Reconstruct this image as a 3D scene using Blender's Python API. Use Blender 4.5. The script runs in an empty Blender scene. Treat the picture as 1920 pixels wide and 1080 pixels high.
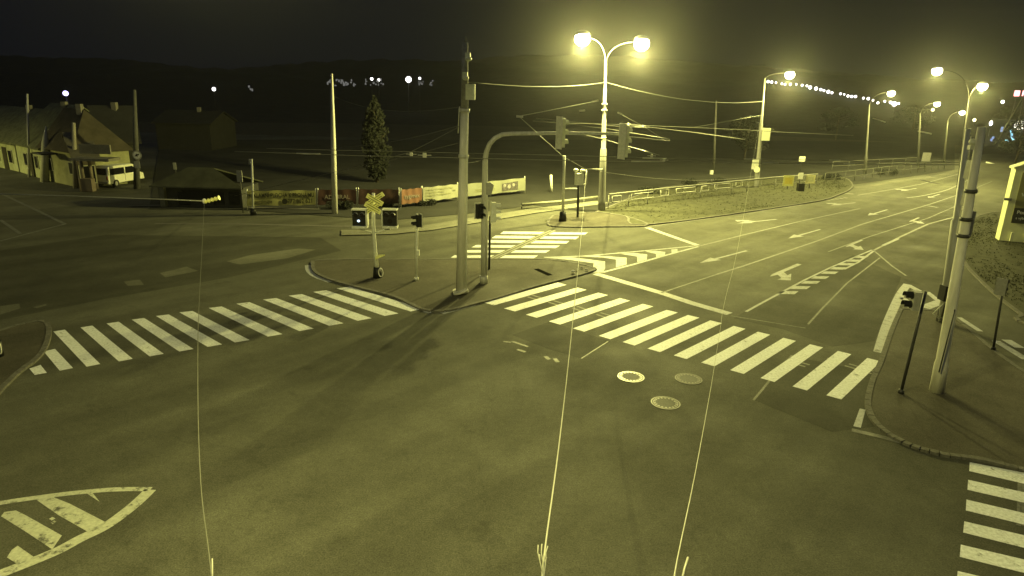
import bpy, bmesh, math, random
from mathutils import Vector, Matrix
random.seed(7)
sc = bpy.context.scene
col = sc.collection
# ------------------------------------------------------------------ camera
F, PITCH, ROLL, H = 1250.0, math.radians(16.5), math.radians(1.5), 8.5
cp, sp, cr, sr = math.cos(PITCH), math.sin(PITCH), math.cos(ROLL), math.sin(ROLL)
FW = Vector((0, cp, -sp)); UP0 = Vector((0, sp, cp)); RT0 = Vector((1, 0, 0))
RT = cr*RT0 + sr*UP0; UPV = cr*UP0 - sr*RT0
cam = bpy.data.objects.new('camera', bpy.data.cameras.new('camera')); col.objects.link(cam)
M = Matrix((RT, UPV, -FW)).transposed().to_4x4(); M.translation = Vector((0, 0, H))
cam.matrix_world = M
cam.data.sensor_width = 36; cam.data.lens = 36*F/1920
cam.data.clip_start = 0.2; cam.data.clip_end = 5000
sc.camera = cam
# ------------------------------------------------------------------ night sky
w = bpy.data.worlds.new('World'); sc.world = w; w.use_nodes = True
nt = w.node_tree; bg = nt.nodes['Background']
tc = nt.nodes.new('ShaderNodeTexCoord'); sx = nt.nodes.new('ShaderNodeSeparateXYZ')
rmp = nt.nodes.new('ShaderNodeMapRange'); mixc = nt.nodes.new('ShaderNodeMix'); mixc.data_type = 'RGBA'
nt.links.new(tc.outputs['Generated'], sx.inputs[0]); nt.links.new(sx.outputs['Z'], rmp.inputs[0])
rmp.inputs[1].default_value = 0.0; rmp.inputs[2].default_value = 0.45
nt.links.new(rmp.outputs[0], mixc.inputs[0])
mixc.inputs[6].default_value = (0.0042, 0.0048, 0.0075, 1)     # town glow near the horizon
mixc.inputs[7].default_value = (0.0055, 0.006, 0.0085, 1)
nt.links.new(mixc.outputs[2], bg.inputs[0]); bg.inputs[1].default_value = 1.0
fill_light = bpy.data.objects.new('moon_glow', bpy.data.lights.new('moon_glow', 'SUN')); col.objects.link(fill_light)
fill_light.data.energy = 0.14; fill_light.data.angle = math.radians(60); fill_light.data.color = (.62, .72, 1.0); fill_light.rotation_euler = (math.radians(28), math.radians(-8), 0)  # added soft bluish fill to make dark areas less yellow, no real moon
sc.view_settings.view_transform = 'Standard'; sc.view_settings.look = 'None'
sc.view_settings.exposure = 0.0; sc.view_settings.gamma = 1
sc.render.engine = 'CYCLES'
sc.cycles.volume_max_steps = 64; sc.cycles.max_bounces = 5; sc.cycles.volume_bounces = 0
SODIUM = (1.0, 0.93, 0.27)
HAZE = 0.00024
# ------------------------------------------------------------------ pixel helpers (photo is 1920x1080)
CAM = Vector((0, 0, H))
def ray(px, py): return FW + RT*((px-960)/F) - UPV*((py-540)/F)
def G(px, py, z=0.0):                       # point on the plane of height z
    d = ray(px, py); return CAM + d*((z-H)/d.z)
def D(px, py, depth):                       # point at ground distance depth
    d = ray(px, py); return CAM + d*(depth/d.y)
# ------------------------------------------------------------------ materials
MATS = {}
def mat(name, c, rough=0.7, var=0.25, scale=6.0, metal=0.0, bump=0.0, c2=None, spec=0.3, streak=False):
    if name in MATS: return MATS[name]
    m = bpy.data.materials.new(name); m.use_nodes = True; n = m.node_tree.nodes; l = m.node_tree.links
    b = n['Principled BSDF']; b.inputs['Roughness'].default_value = rough; b.inputs['Metallic'].default_value = metal
    b.inputs['Specular IOR Level'].default_value = spec
    t = n.new('ShaderNodeTexCoord'); mp = n.new('ShaderNodeMapping'); l.new(t.outputs['Object'], mp.inputs[0])
    if streak: mp.inputs['Scale'].default_value = (1, 1, 0.15)
    no = n.new('ShaderNodeTexNoise'); no.inputs['Scale'].default_value = scale; no.inputs['Detail'].default_value = 8
    no.inputs['Roughness'].default_value = 0.65
    l.new(mp.outputs[0], no.inputs['Vector'])
    cr_ = n.new('ShaderNodeValToRGB'); e = cr_.color_ramp.elements; e[0].position = .3; e[1].position = .72
    lo = c2 if c2 else tuple(x*(1-var) for x in c); hi = tuple(min(1, x*(1+var*.6)) for x in c)
    e[0].color = (*lo, 1); e[1].color = (*hi, 1)
    l.new(no.outputs['Fac'], cr_.inputs[0]); l.new(cr_.outputs[0], b.inputs['Base Color'])
    if bump:
        bp = n.new('ShaderNodeBump'); bp.inputs['Strength'].default_value = bump; bp.inputs['Distance'].default_value = .02
        l.new(no.outputs['Fac'], bp.inputs['Height']); l.new(bp.outputs[0], b.inputs['Normal'])
    MATS[name] = m; return m
def glow(name, c, s):
    if name in MATS: return MATS[name]
    m = bpy.data.materials.new(name); m.use_nodes = True; n = m.node_tree.nodes; n.clear()
    o = n.new('ShaderNodeOutputMaterial'); e = n.new('ShaderNodeEmission'); e.inputs[0].default_value = (*c, 1); e.inputs[1].default_value = s
    m.node_tree.links.new(e.outputs[0], o.inputs[0]); m.cycles.emission_sampling = 'NONE'; MATS[name] = m; return m
def asphalt_mat(name, base, warm=1.0):
    m = bpy.data.materials.new(name); m.use_nodes = True; n = m.node_tree.nodes; l = m.node_tree.links
    b = n['Principled BSDF']; b.inputs['Specular IOR Level'].default_value = 0.16
    t = n.new('ShaderNodeTexCoord')
    def noise(s, det, rou=.6):
        x = n.new('ShaderNodeTexNoise'); x.inputs['Scale'].default_value = s; x.inputs['Detail'].default_value = det
        x.inputs['Roughness'].default_value = rou; l.new(t.outputs['Object'], x.inputs['Vector']); return x.outputs['Fac']
    def mr(v, a0, a1, b0, b1):
        x = n.new('ShaderNodeMapRange'); l.new(v, x.inputs[0])
        for i, k in enumerate((a0, a1, b0, b1)): x.inputs[i+1].default_value = k
        return x.outputs[0]
    def mul(a, c):
        x = n.new('ShaderNodeMath'); x.operation = 'MULTIPLY'; l.new(a, x.inputs[0]); l.new(c, x.inputs[1]); return x.outputs[0]
    big = mr(noise(.11, 4), .35, .68, .78, 1.22)
    mid = mr(noise(1.1, 6, .7), .3, .7, .86, 1.14)
    fine = mr(noise(30, 3, .8), .3, .7, .5, 1.5)
    # stretched wheel polish along the main road
    m0 = n.new('ShaderNodeMapping'); m0.inputs['Rotation'].default_value = (0, 0, math.radians(-47)); l.new(t.outputs['Object'], m0.inputs[0])
    mp = n.new('ShaderNodeMapping'); mp.inputs['Scale'].default_value = (.035, .62, 1); l.new(m0.outputs[0], mp.inputs[0]); st = n.new('ShaderNodeTexNoise'); st.inputs['Scale'].default_value = 1; st.inputs['Detail'].default_value = 3
    l.new(mp.outputs[0], st.inputs['Vector']); streak = mr(st.outputs['Fac'], .35, .65, .84, 1.2)
    grain = mr(noise(7, 5, .85), .32, .68, .82, 1.18)
    spots = mr(noise(.75, 6, .62), .30, .40, .74, 1.0)
    pale = mr(noise(.21, 2, .4), .60, .74, 1.0, 1.28)
    v = mul(mul(mul(mul(mul(mul(big, mid), fine), streak), grain), spots), pale)
    # cracks
    vo = n.new('ShaderNodeTexVoronoi'); vo.feature = 'DISTANCE_TO_EDGE'; vo.inputs['Scale'].default_value = .16
    wn = n.new('ShaderNodeTexNoise'); wn.inputs['Scale'].default_value = .8; wn.inputs['Detail'].default_value = 5; l.new(t.outputs['Object'], wn.inputs['Vector'])
    va = n.new('ShaderNodeVectorMath'); va.operation = 'SCALE'; va.inputs['Scale'].default_value = 1.6; l.new(wn.outputs['Color'], va.inputs[0])
    vb = n.new('ShaderNodeVectorMath'); l.new(t.outputs['Object'], vb.inputs[0]); l.new(va.outputs[0], vb.inputs[1]); l.new(vb.outputs[0], vo.inputs['Vector'])
    crk = mr(vo.outputs['Distance'], .0, .005, .86, 1.0)
    v = mul(v, crk)
    cc = n.new('ShaderNodeVectorMath'); cc.operation = 'SCALE'; cc.inputs[0].default_value = (base, base*.99*warm, base*.80*warm); l.new(v, cc.inputs['Scale'])
    l.new(cc.outputs[0], b.inputs['Base Color'])
    l.new(mr(noise(.3, 3), .3, .7, .7, .92), b.inputs['Roughness'])
    bp = n.new('ShaderNodeBump'); bp.inputs['Strength'].default_value = .35; bp.inputs['Distance'].default_value = .01
    l.new(noise(60, 2), bp.inputs['Height']); l.new(bp.outputs[0], b.inputs['Normal'])
    MATS[name] = m; return m
def paint_mat(name, c, wear=.42, soft=.06, under=.075):
    m = bpy.data.materials.new(name); m.use_nodes = True; n = m.node_tree.nodes; l = m.node_tree.links
    b = n['Principled BSDF']; b.inputs['Roughness'].default_value = .6
    t = n.new('ShaderNodeTexCoord')
    a = n.new('ShaderNodeTexNoise'); a.inputs['Scale'].default_value = 3.2; a.inputs['Detail'].default_value = 10; a.inputs['Roughness'].default_value = .75
    l.new(t.outputs['Object'], a.inputs['Vector'])
    r = n.new('ShaderNodeValToRGB'); r.color_ramp.elements[0].position = wear-soft; r.color_ramp.elements[1].position = wear+soft
    r.color_ramp.elements[0].color = (under, under, under*.93, 1); r.color_ramp.elements[1].color = (*c, 1)
    l.new(a.outputs['Fac'], r.inputs[0])
    f = n.new('ShaderNodeTexNoise'); f.inputs['Scale'].default_value = 14; f.inputs['Detail'].default_value = 6; l.new(t.outputs['Object'], f.inputs['Vector'])
    mr = n.new('ShaderNodeMapRange'); mr.inputs[1].default_value = .3; mr.inputs[2].default_value = .7; mr.inputs[3].default_value = .72; mr.inputs[4].default_value = 1.08
    l.new(f.outputs['Fac'], mr.inputs[0])
    s = n.new('ShaderNodeVectorMath'); s.operation = 'SCALE'; l.new(r.outputs[0], s.inputs[0]); l.new(mr.outputs[0], s.inputs['Scale'])
    l.new(s.outputs[0], b.inputs['Base Color']); MATS[name] = m; return m
ASPH = asphalt_mat('asphalt', .085)
ASPH_D = asphalt_mat('asphalt_dark_patch', .055)
ASPH_L = asphalt_mat('asphalt_pale_patch', .115)
PAVE = asphalt_mat('pavement_asphalt', .075, .93)
PAINT = paint_mat('white_paint', (.78, .80, .84), .375, .05)
PAINT_L = paint_mat('line_paint', (.38, .39, .43), .40, .08)
PAINT_A = paint_mat('arrow_paint', (.24, .245, .26), .42, .09)
PAINT_H = paint_mat('hatch_paint', (.30, .31, .33), .41, .09)
PAINT_W = paint_mat('worn_white_paint', (.18, .18, .17), .46, .1)
PAINT_F = paint_mat('faint_paint', (.2, .2, .185), .5, .12)
CONC = mat('concrete', (.56, .55, .49), .85, .3, 5, bump=.3, streak=True)
CONC_D = mat('darkened_concrete', (.24, .24, .22), .85, .35, 5, bump=.3)
KERB = mat('granite_kerb', (.125, .12, .11), .85, .45, 9, bump=.4)
STEEL = mat('galvanised_steel', (.46, .46, .43), .55, .25, 9, metal=.1, streak=True)
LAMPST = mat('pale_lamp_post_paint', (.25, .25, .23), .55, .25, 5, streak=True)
DSTEEL = mat('dark_steel', (.045, .045, .045), .5, .4, 8)
BLACK = mat('black_plastic', (.012, .012, .012), .45, .3, 8)
GREYP = mat('grey_plastic', (.30, .30, .28), .6, .2, 8)
PALEP = mat('pale_plastic', (.64, .65, .58), .55, .2, 8)
GREENP = mat('green_grey_housing', (.74, .77, .56), .55, .2, 8)
WHITEP = mat('white_sign_paint', (.75, .75, .7), .5, .15, 8)
YELL = mat('yellow_sign_paint', (.92, .89, .34), .5, .2, 8)
GRASS = mat('verge_grass', (.058, .058, .036), .95, .35, 1.6, bump=.6, c2=(.030, .031, .018))
FIELD = mat('dark_scrub', (.028, .028, .025), .95, .5, .25, c2=(.014, .014, .013))
EARTH = mat('earth', (.06, .055, .04), .95, .5, .8, c2=(.03, .028, .02))
WOOD = mat('grey_wood', (.30, .28, .22), .85, .4, 4, streak=True)
LEAF = mat('leaf', (.009, .011, .006), .8, .5, 2)
BARK = mat('bark', (.06, .05, .035), .9, .4, 4)
GLASSD = mat('dark_glass', (.01, .01, .012), .15, .2, 5, spec=.5)
WIRE = mat('wire', (.12, .12, .11), .5, .2, 5)
WIREC = mat('contact_wire_copper', (.18, .18, .16), .4, .2, 5)
WIREB = mat('pale_wire', (.38, .38, .35), .5, .2, 5)
LENS = mat('dark_lens', (.015, .012, .014), .25, .2, 5)
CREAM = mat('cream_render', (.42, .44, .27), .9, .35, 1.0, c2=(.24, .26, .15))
GREYW = mat('grey_render', (.2, .19, .165), .9, .35, 1.0, c2=(.12, .115, .1))
ROOF = mat('roof_tile', (.12, .11, .08), .85, .35, 2.0)
ROOFY = mat('pale_roof_tile', (.13, .135, .08), .85, .45, 2.2, c2=(.05, .055, .035))
# ------------------------------------------------------------------ mesh builder
class MB:
    def __init__(s): s.v = []; s.f = []; s.mi = []; s.cur = 0; s.smooth = []
    def add(s, vs, fs, smooth=False):
        o = len(s.v); s.v += [Vector(x) for x in vs]
        for f in fs: s.f.append([i+o for i in f]); s.mi.append(s.cur); s.smooth.append(smooth)
        return s
    def box(s, c, size, rz=0, mtx=None):
        x, y, z = (k/2 for k in size); m = mtx if mtx else Matrix.Rotation(rz, 3, 'Z')
        vs = [Vector(c)+m@Vector((a*x, b*y, d*z)) for d in (-1, 1) for a, b in ((-1, -1), (1, -1), (1, 1), (-1, 1))]
        return s.add(vs, [(3, 2, 1, 0), (4, 5, 6, 7), (0, 1, 5, 4), (1, 2, 6, 5), (2, 3, 7, 6), (3, 0, 4, 7)])
    def tube(s, pts, rad, n=10, cap=True):
        pts = [Vector(p) for p in pts]
        if not isinstance(rad, (list, tuple)): rad = [rad]*len(pts)
        o = len(s.v); prev = None
        for i, p in enumerate(pts):
            t = (pts[min(i+1, len(pts)-1)]-pts[max(i-1, 0)]).normalized()
            if prev is None: a = t.orthogonal().normalized()
            else: a = (prev-t*prev.dot(t)).normalized()
            prev = a; b = t.cross(a)
            for k in range(n):
                an = 2*math.pi*k/n; s.v.append(p+(a*math.cos(an)+b*math.sin(an))*rad[i])
        for i in range(len(pts)-1):
            for k in range(n):
                s.f.append([o+i*n+k, o+i*n+(k+1) % n, o+(i+1)*n+(k+1) % n, o+(i+1)*n+k]); s.mi.append(s.cur); s.smooth.append(True)
        if cap:
            s.f.append([o+k for k in range(n)][::-1]); s.mi.append(s.cur); s.smooth.append(False)
            s.f.append([o+(len(pts)-1)*n+k for k in range(n)]); s.mi.append(s.cur); s.smooth.append(False)
        return s
    def prism(s, poly, z0, z1):               # horizontal outline extruded in z
        n = len(poly); vs = [Vector((p[0], p[1], z0)) for p in poly]+[Vector((p[0], p[1], z1)) for p in poly]
        fs = [tuple(range(n, 2*n))]+[(i, (i+1) % n, n+(i+1) % n, n+i) for i in range(n)]
        return s.add(vs, fs)
    def slab(s, quad, t):                     # 3D outline with thickness vector t
        n = len(quad); q = [Vector(p) for p in quad]; vs = q+[p+t for p in q]
        return s.add(vs, [tuple(range(n))[::-1], tuple(range(n, 2*n))]+[(i, (i+1) % n, n+(i+1) % n, n+i) for i in range(n)])
    def ell(s, c, r, n=14, m=8, mtx=None, z0=-1.0, z1=1.0):
        c = Vector(c); mt = mtx or Matrix.Identity(3); o = len(s.v)
        a0, a1 = math.asin(z0), math.asin(z1)
        for i in range(m+1):
            a = a0+(a1-a0)*i/m
            for k in range(n):
                an = 2*math.pi*k/n
                s.v.append(c+mt@Vector((r[0]*math.cos(a)*math.cos(an), r[1]*math.cos(a)*math.sin(an), r[2]*math.sin(a))))
        for i in range(m):
            for k in range(n):
                s.f.append([o+i*n+k, o+i*n+(k+1) % n, o+(i+1)*n+(k+1) % n, o+(i+1)*n+k]); s.mi.append(s.cur); s.smooth.append(True)
        return s
    def build(s, name, mats, parent=None, origin=None, tri=False):
        me = bpy.data.meshes.new(name); o0 = Vector(origin) if origin is not None else Vector((0, 0, 0))
        po = parent.matrix_basis.translation if (parent is not None and parent.type == 'EMPTY') else o0
        if parent is not None and parent.type != 'EMPTY': po = Vector(parent.get('_o', (0, 0, 0)))
        me.from_pydata([v-po for v in s.v], [], s.f)
        for m in (mats if isinstance(mats, (list, tuple)) else [mats]): me.materials.append(m)
        for p, mi, sm in zip(me.polygons, s.mi, s.smooth): p.material_index = mi; p.use_smooth = sm
        bm = bmesh.new(); bm.from_mesh(me); bmesh.ops.recalc_face_normals(bm, faces=bm.faces)
        bm.to_mesh(me); bm.free()
        o = bpy.data.objects.new(name, me); col.objects.link(o)
        if parent is not None: o.parent = parent; o['_o'] = tuple(po)
        else: o.location = o0; o['_o'] = tuple(o0)
        return o
def tag(o, label=None, cat=None, group=None, kind=None):
    if label: o['label'] = label
    if cat: o['category'] = cat
    if group: o['group'] = group
    if kind: o['kind'] = kind
    return o
def thing(name, loc, label, cat, group=None):
    o = bpy.data.objects.new(name, None); col.objects.link(o); o.location = loc; o.empty_display_size = .3
    return tag(o, label, cat, group)
def lerp(a, b, t): return a+(b-a)*t
def copy_thing(src, loc, label, scale=None):
    c = src.copy(); col.objects.link(c); c.location = loc; c['label'] = label
    if scale: c.scale = scale
    for ch in list(src.children):
        d = ch.copy(); col.objects.link(d); d.parent = c
        for g in ch.children:
            e = g.copy(); col.objects.link(e); e.parent = d
    return c
# flat paint helpers
ZP = .006
def flat(mb, pxs, z=ZP):
    mb.add([G(x, y, z) for x, y in pxs], [tuple(range(len(pxs)))])
def stripe(mb, pxs, wd, z=ZP, wd2=None):
    p = [G(x, y, z) for x, y in pxs]; L = []; R = []
    for i, q in enumerate(p):
        t = (p[min(i+1, len(p)-1)]-p[max(i-1, 0)]); t.z = 0; t.normalize(); nn = Vector((-t.y, t.x, 0))
        ww = wd if wd2 is None else lerp(wd, wd2, i/(len(p)-1))
        L.append(q+nn*ww/2); R.append(q-nn*ww/2)
    n = len(p); mb.add(L+R, [(i, i+1, n+i+1, n+i) for i in range(n-1)])
def smooth_line(pts, k=6):
    out = []
    for i in range(len(pts)-1):
        p0 = pts[max(i-1, 0)]; p1 = pts[i]; p2 = pts[i+1]; p3 = pts[min(i+2, len(pts)-1)]
        for j in range(k):
            t = j/k
            out.append(tuple(.5*((2*p1[a])+(-p0[a]+p2[a])*t+(2*p0[a]-5*p1[a]+4*p2[a]-p3[a])*t*t+(-p0[a]+3*p1[a]-3*p2[a]+p3[a])*t**3) for a in range(len(p1))))
    out.append(tuple(pts[-1])); return out
# ================================================================== GROUND
mb = MB(); mb.add([(-700, -60, -.06), (1100, -60, -.06), (1100, 900, -.06), (-700, 900, -.06)], [(0, 1, 2, 3)])
tag(mb.build('ground', EARTH), kind='structure')
mb = MB(); mb.add([(-90, -20, 0), (150, -20, 0), (150, 118, 0), (-90, 118, 0)], [(0, 1, 2, 3)])
tag(mb.build('road', ASPH), kind='structure')
# hills beyond, rising from about 150 m
def hill_h(x, y):
    r = math.hypot(x, y); t = max(0, min(1, (r-150)/420)); t = t*t*(3-2*t)
    return -.3+t*(26+8*math.sin(x*.008+1)+6*math.sin(y*.011)+2.5*math.sin(x*.031+y*.02)+1.6*math.sin(x*.11+y*.05)*math.sin(x*.07-y*.04)+.9*math.sin(x*.29+1)*math.sin(y*.21))
mb = MB(); NA, NR = 240, 44
for j in range(NR+1):
    r = 118+ (880-118)*(j/NR)**1.4
    for i in range(NA+1):
        a = math.radians(-72+144*i/NA); x, y = r*math.sin(a), r*math.cos(a); mb.v.append(Vector((x, y, hill_h(x, y))))
for j in range(NR):
    for i in range(NA):
        o = j*(NA+1)+i; mb.f.append([o, o+1, o+NA+2, o+NA+1]); mb.mi.append(0); mb.smooth.append(True)
tag(mb.build('hills', FIELD), kind='structure')
def raised(name, px, mtl, h=.12, kerb=None, z0=0.0, kw=.16):
    pts = [G(x, y) for x, y in smooth_line(px+[px[0]], 4)[:-1]]
    m = MB(); m.prism([(p.x, p.y) for p in pts], z0-.02, h); o = tag(m.build(name, mtl), kind='structure')
    if kerb:
        k = MB(); n = len(pts)
        c = sum(pts, Vector())/n
        area = sum(pts[i].x*pts[(i+1) % n].y-pts[(i+1) % n].x*pts[i].y for i in range(n)); sg = 1 if area > 0 else -1
        acc = 0
        for i in range(n):
            a, b = pts[i], pts[(i+1) % n]; t = b-a; ln = t.length
            if ln < .05: continue
            t.normalize(); nn = Vector((t.y, -t.x, 0))*sg
            num = max(1, int(round(ln/1.0)))
            for q in range(num):
                p, r = a+t*(ln*q/num+.006), a+t*(ln*(q+1)/num-.006); dz = random.uniform(-.004, .008)
                k.add([Vector((u.x, u.y, zz)) for zz in (0, h+.012+dz) for u in (p, r, r+nn*kw, p+nn*kw)],
                      [(0, 1, 5, 4), (1, 2, 6, 5), (2, 3, 7, 6), (3, 0, 4, 7), (4, 5, 6, 7)])
        tag(k.build('kerb', KERB), kind='structure')
    return o
raised('pavement', [(590,491),(640,489),(785,489),(845,488.5),(980,488.5),(1045,491),(1108,503),(1098,512),(1000,538),(900,567),(812,584),(740,556),(660,536),(612,521),(592,508)], PAVE, .06, True)
raised('pavement', [(1693,582),(1676,622),(1656,682),(1639,722),(1633,765),(1652,800),(1697,830),(1760,850),(1840,862),(1940,885),(2150,930),(2150,820),(1945,717),(1862,662),(1800,609),(1765,588)], PAVE, .06, True)
raised('pavement', [(-60,640),(0,624),(40,612),(78,606),(87,622),(80,652),(62,676),(30,700),(0,728),(-60,780)], PAVE, .06, True)
raised('verge', [(1800,470),(1799,440),(1812,420),(1850,402),(1900,398),(2000,400),(2500,470),(2500,800),(1960,622),(1920,592),(1880,562),(1842,528),(1816,500)], GRASS, .06, True)
# pavement north of the side street and the grass behind it
raised('pavement', [(1040,405),(1120,400),(1175,408),(1212,423),(1150,425.5),(1045,425.5),(1030,418)], PAVE, .06, True)
raised('verge', [(1120,399),(1176,407),(1213,422),(1500,383),(1570,366),(1597,348),(1560,330),(1420,338),(1250,352)], GRASS, .068, True)
m = MB(); m.add([G(*p, .03) for p in [(1120,399),(1250,354),(1420,340),(1560,331),(1600,346),(1740,326),(1790,318),(1790,268),(1300,262),(900,262),(600,262),(300,262),(280,392),(440,392),(620,405),(740,412),(900,398),(1000,384)]], [tuple(range(18))])
tag(m.build('rough_ground', FIELD), kind='structure')
m = MB()
stripe(m, [(640,436),(731,434),(800,427),(900,411),(1000,395),(1130,378)], 1.5, .058)
tag(m.build('footpath', asphalt_mat('pale_path', .16)), kind='structure')
m = MB(); stripe(m, [(290,419),(440,420),(640,424),(735,424)], .35, .01); tag(m.build('kerb', KERB), kind='structure')
m = MB(); stripe(m, [(240,386),(330,384),(440,388),(600,392)], .4, .06); tag(m.build('kerb', KERB), kind='structure')
m = MB(); stripe(m, [(1600,352),(1680,340),(1760,330),(1795,320)], .9, .012); tag(m.build('footpath', ASPH_L), kind='structure')
# patches in the asphalt
m = MB()
flat(m, [(1375,597),(1420,570),(1600,478),(1690,520),(1640,640),(1560,650),(1470,618)], .002)
flat(m, [(960,628),(1030,603),(1145,640),(1090,672),(1030,655)], .002)
flat(m, [(1413,750),(1485,668),(1650,700),(1640,800),(1560,810)], .002)
flat(m, [(0,470),(200,440),(600,445),(640,470),(430,520),(200,560),(0,600)], .002)
tag(m.build('asphalt_patch', ASPH_D), kind='structure')
m = MB()
flat(m, [(425,490),(470,478),(560,466),(592,468),(540,484),(450,496)], .003)
flat(m, [(0,574),(36,569),(38,578),(0,590)], .003); flat(m, [(62,576),(85,570),(88,572),(70,578)], .003)
flat(m, [(300,512),(350,500),(372,508),(310,520)], .003); flat(m, [(232,528),(262,524),(270,534),(240,536)], .003)
tag(m.build('asphalt_patch', ASPH_L), kind='structure')
m = MB()
for ln, wd in (([(1413,750),(1450,705),(1485,666)], .07), ([(1090,672),(1140,640)], .05), ([(800,560),(862,545),(930,530)], .04), ([(750,556),(800,575),(815,585)], .05), ([(1370,592),(1510,615)], .05)):
    stripe(m, ln, wd, .004)
tag(m.build('asphalt_seam', PAINT_F), kind='structure')
# ================================================================== ROAD MARKINGS
def inter(Z, n, last):
    pass
def crossing(name, quads, label, mtl=PAINT):
    m = MB()
    for q in quads: flat(m, q)
    return tag(m.build('zebra_crossing', mtl), label, 'zebra crossing')
def strips(near0, near1, far0, far1, n, first=0):
    # evenly stepped bars on the ground between a first and a last bar (each given as edge0, edge1 near & far px)
    out = []
    a = [[G(*p, ZP) for p in q] for q in (near0, near1, far0, far1)]
    return a
def bars(first, last, n, skip=()):
    """first/last: px corners near0, near1, far0, far1; equal steps on the road"""
    A = [G(*p, ZP) for p in first]; B = [G(*p, ZP) for p in last]; m = []
    for i in range(n):
        t = i/(n-1); m.append([lerp(A[0], B[0], t), lerp(A[1], B[1], t), lerp(A[3], B[3], t), lerp(A[2], B[2], t)])
    return m
def zebra(groups, extra, label, mtl=PAINT):
    m = MB()
    for g in groups:
        for q in g: m.add(q, [(0, 1, 2, 3)])
    for q in extra: flat(m, q)
    return tag(m.build('zebra_crossing', mtl), label, 'zebra crossing', 'zebra crossings of the junction')
zA = bars([(162.5,687.5),(188,682.5),(100,621.5),(121.75,618)], [(440.5,642),(468,637.5),(336.25,585.75),(360.75,583)], 6)
zA2 = bars([(440.5,642),(468,637.5),(336.25,585.75),(360.75,583)], [(769.6,583.9),(795.3,579),(631,540.5),(655.8,537.5)], 7)[1:]
zebra([zA, zA2], [[(55,691),(76,684),(88,699),(65,703)], [(82,659),(103,654),(137,690),(112,695)]], 'long white zebra crossing running from the left kerb to the middle island')
zB = bars([(906.3,567),(926,572.5),(1046,529.5),(1062.5,534)], [(1122.5,629.5),(1144.5,636),(1250,581),(1271,586)], 6)
zB2 = bars([(1122.5,629.5),(1144.5,636),(1250,581),(1271,586)], [(1549.4,741),(1577.5,748.8),(1626,671),(1652,677.5)], 9)[1:]
zebra([zB, zB2], [], 'bright white zebra crossing over the wide lit road, from middle island to right kerb')
zc = []
for i, (t, b) in enumerate((((1818.2,866.5),(1817.4,883.2)), ((1815.3,899.5),(1814,918.2)), ((1812,936.5),(1810.9,957)), ((1808,977.3),(1806,998.4)), ((1801.5,1021),(1799.5,1044)), ((1795.8,1070.5),(1793,1096)))):
    r = ((886.4, 906.8), (923, 942.5), (962, 983.5), (1003.5, 1027), (1049, 1074), (1100, 1128))[i]
    zc.append([t, (1920+(1920-t[0])*.6, r[0]+(r[0]-t[1])*.6), (1920+(1920-b[0])*.6, r[1]+(r[1]-b[1])*.6), b])
zebra([], zc, 'white zebra crossing cut by the lower right corner')
zd = []
rt = [(1101.75,436),(1085.5,443.5),(1067.5,452),(1050,460.5),(1031,469.2),(1008.7,479)]
rb = [(1096,440),(1080,448.3),(1062,456.5),(1042,465),(1023,474),(1001,484)]
lt = [(944,433.8),(929,441.8),(914,450),(893,459.3),(872,469),(852,478.5)]
lb = [(938,438.5),(922,446.5),(906,455),(884,463.8),(863,473.5),(845,483)]
for a, b, c, d in zip(lt, rt, rb, lb): zd.append([a, b, c, d])
zebra([], zd, 'short white zebra crossing over the side street behind the concrete pole')
m = MB()
stripe(m, [(919,485),(976,458),(1033,431.5)], .14, .011); stripe(m, [(928,485),(985,458),(1041,431.5)], .14, .011)
for a, b in (((997,553),(1020,560)), ((1036,563),(1062,571)), ((1082,574),(1106,583)), ((1126,586),(1148,593)), ((1559,668),(1578,674)), ((1592,682),(1642,697)), ((1504,680),(1518,684))):
    stripe(m, [a, b], .1, .005); stripe(m, [(a[0]-8, a[1]+3.5), (b[0]-8, b[1]+3.5)], .1, .005)
tag(m.build('tactile_guide_line', mat('guide_paint', (.24, .24, .21), .7, .3, 6)), kind='structure')
m = MB(); stripe(m, [(923.5,485),(980.5,458),(1037,431.5)], .5, .009); tag(m.build('asphalt_strip', ASPH), kind='structure')
m = MB(); stripe(m, [(1919,905),(1917,985)], .08, .005); stripe(m, [(1912,905),(1910,985)], .08, .005); tag(m.build('tactile_guide_line', PAINT_F), kind='structure')
# lines
m = MB()
stripe(m, [(1213,426.5),(1308,460)], .42)
stripe(m, [(1117,513),(1180,531.5),(1240,549),(1300,569),(1368,588.5)], .46)
flat(m, [(1612,766),(1623,768),(1614,802),(1600,799)])
stripe(m, smooth_line([(1702,533),(1688,552),(1670,592),(1659,622),(1648,661)]), .36)
stripe(m, smooth_line([(580,497),(582,507),(593,517),(622,528)]), .42)
stripe(m, [(828,587),(889,571)], .3); stripe(m, [(797,583),(808,586)], .3)
stripe(m, [(1867,639),(1925,674)], .3); stripe(m, [(1798,595),(1838,621)], .22)
stripe(m, [(1887,637),(1912,652)], .35)
stripe(m, [(1704,535),(1724,546)], .3); stripe(m, [(1697,546),(1709,553)], .3); stripe(m, [(1691,558),(1703,566)], .3)
stripe(m, [(1738,547),(1762,566)], .25); stripe(m, [(1733,577),(1762,566)], .45)
stripe(m, [(1762,566),(1785,585)], .22)
tag(m.build('road_marking', PAINT_L), kind='structure')
m = MB()
stripe(m, [(1214,425),(1300,413.5),(1400,399),(1505,384)], .13)
stripe(m, [(1314,460.5),(1400,439),(1500,415),(1612,391)], .13)
stripe(m, [(1608,366),(1668,356),(1726,345.5),(1802,325)], .14)
stripe(m, smooth_line([(1700,371),(1735,366),(1774,356.5),(1800,345),(1830,330)]), .2)
stripe(m, [(1800,340),(1720,389),(1617,420),(1530,452.5),(1396,498)], .12) if False else None
stripe(m, [(1740,384),(1617.5,420),(1530,452.5),(1396,498),(1345,514)], .12)
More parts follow.
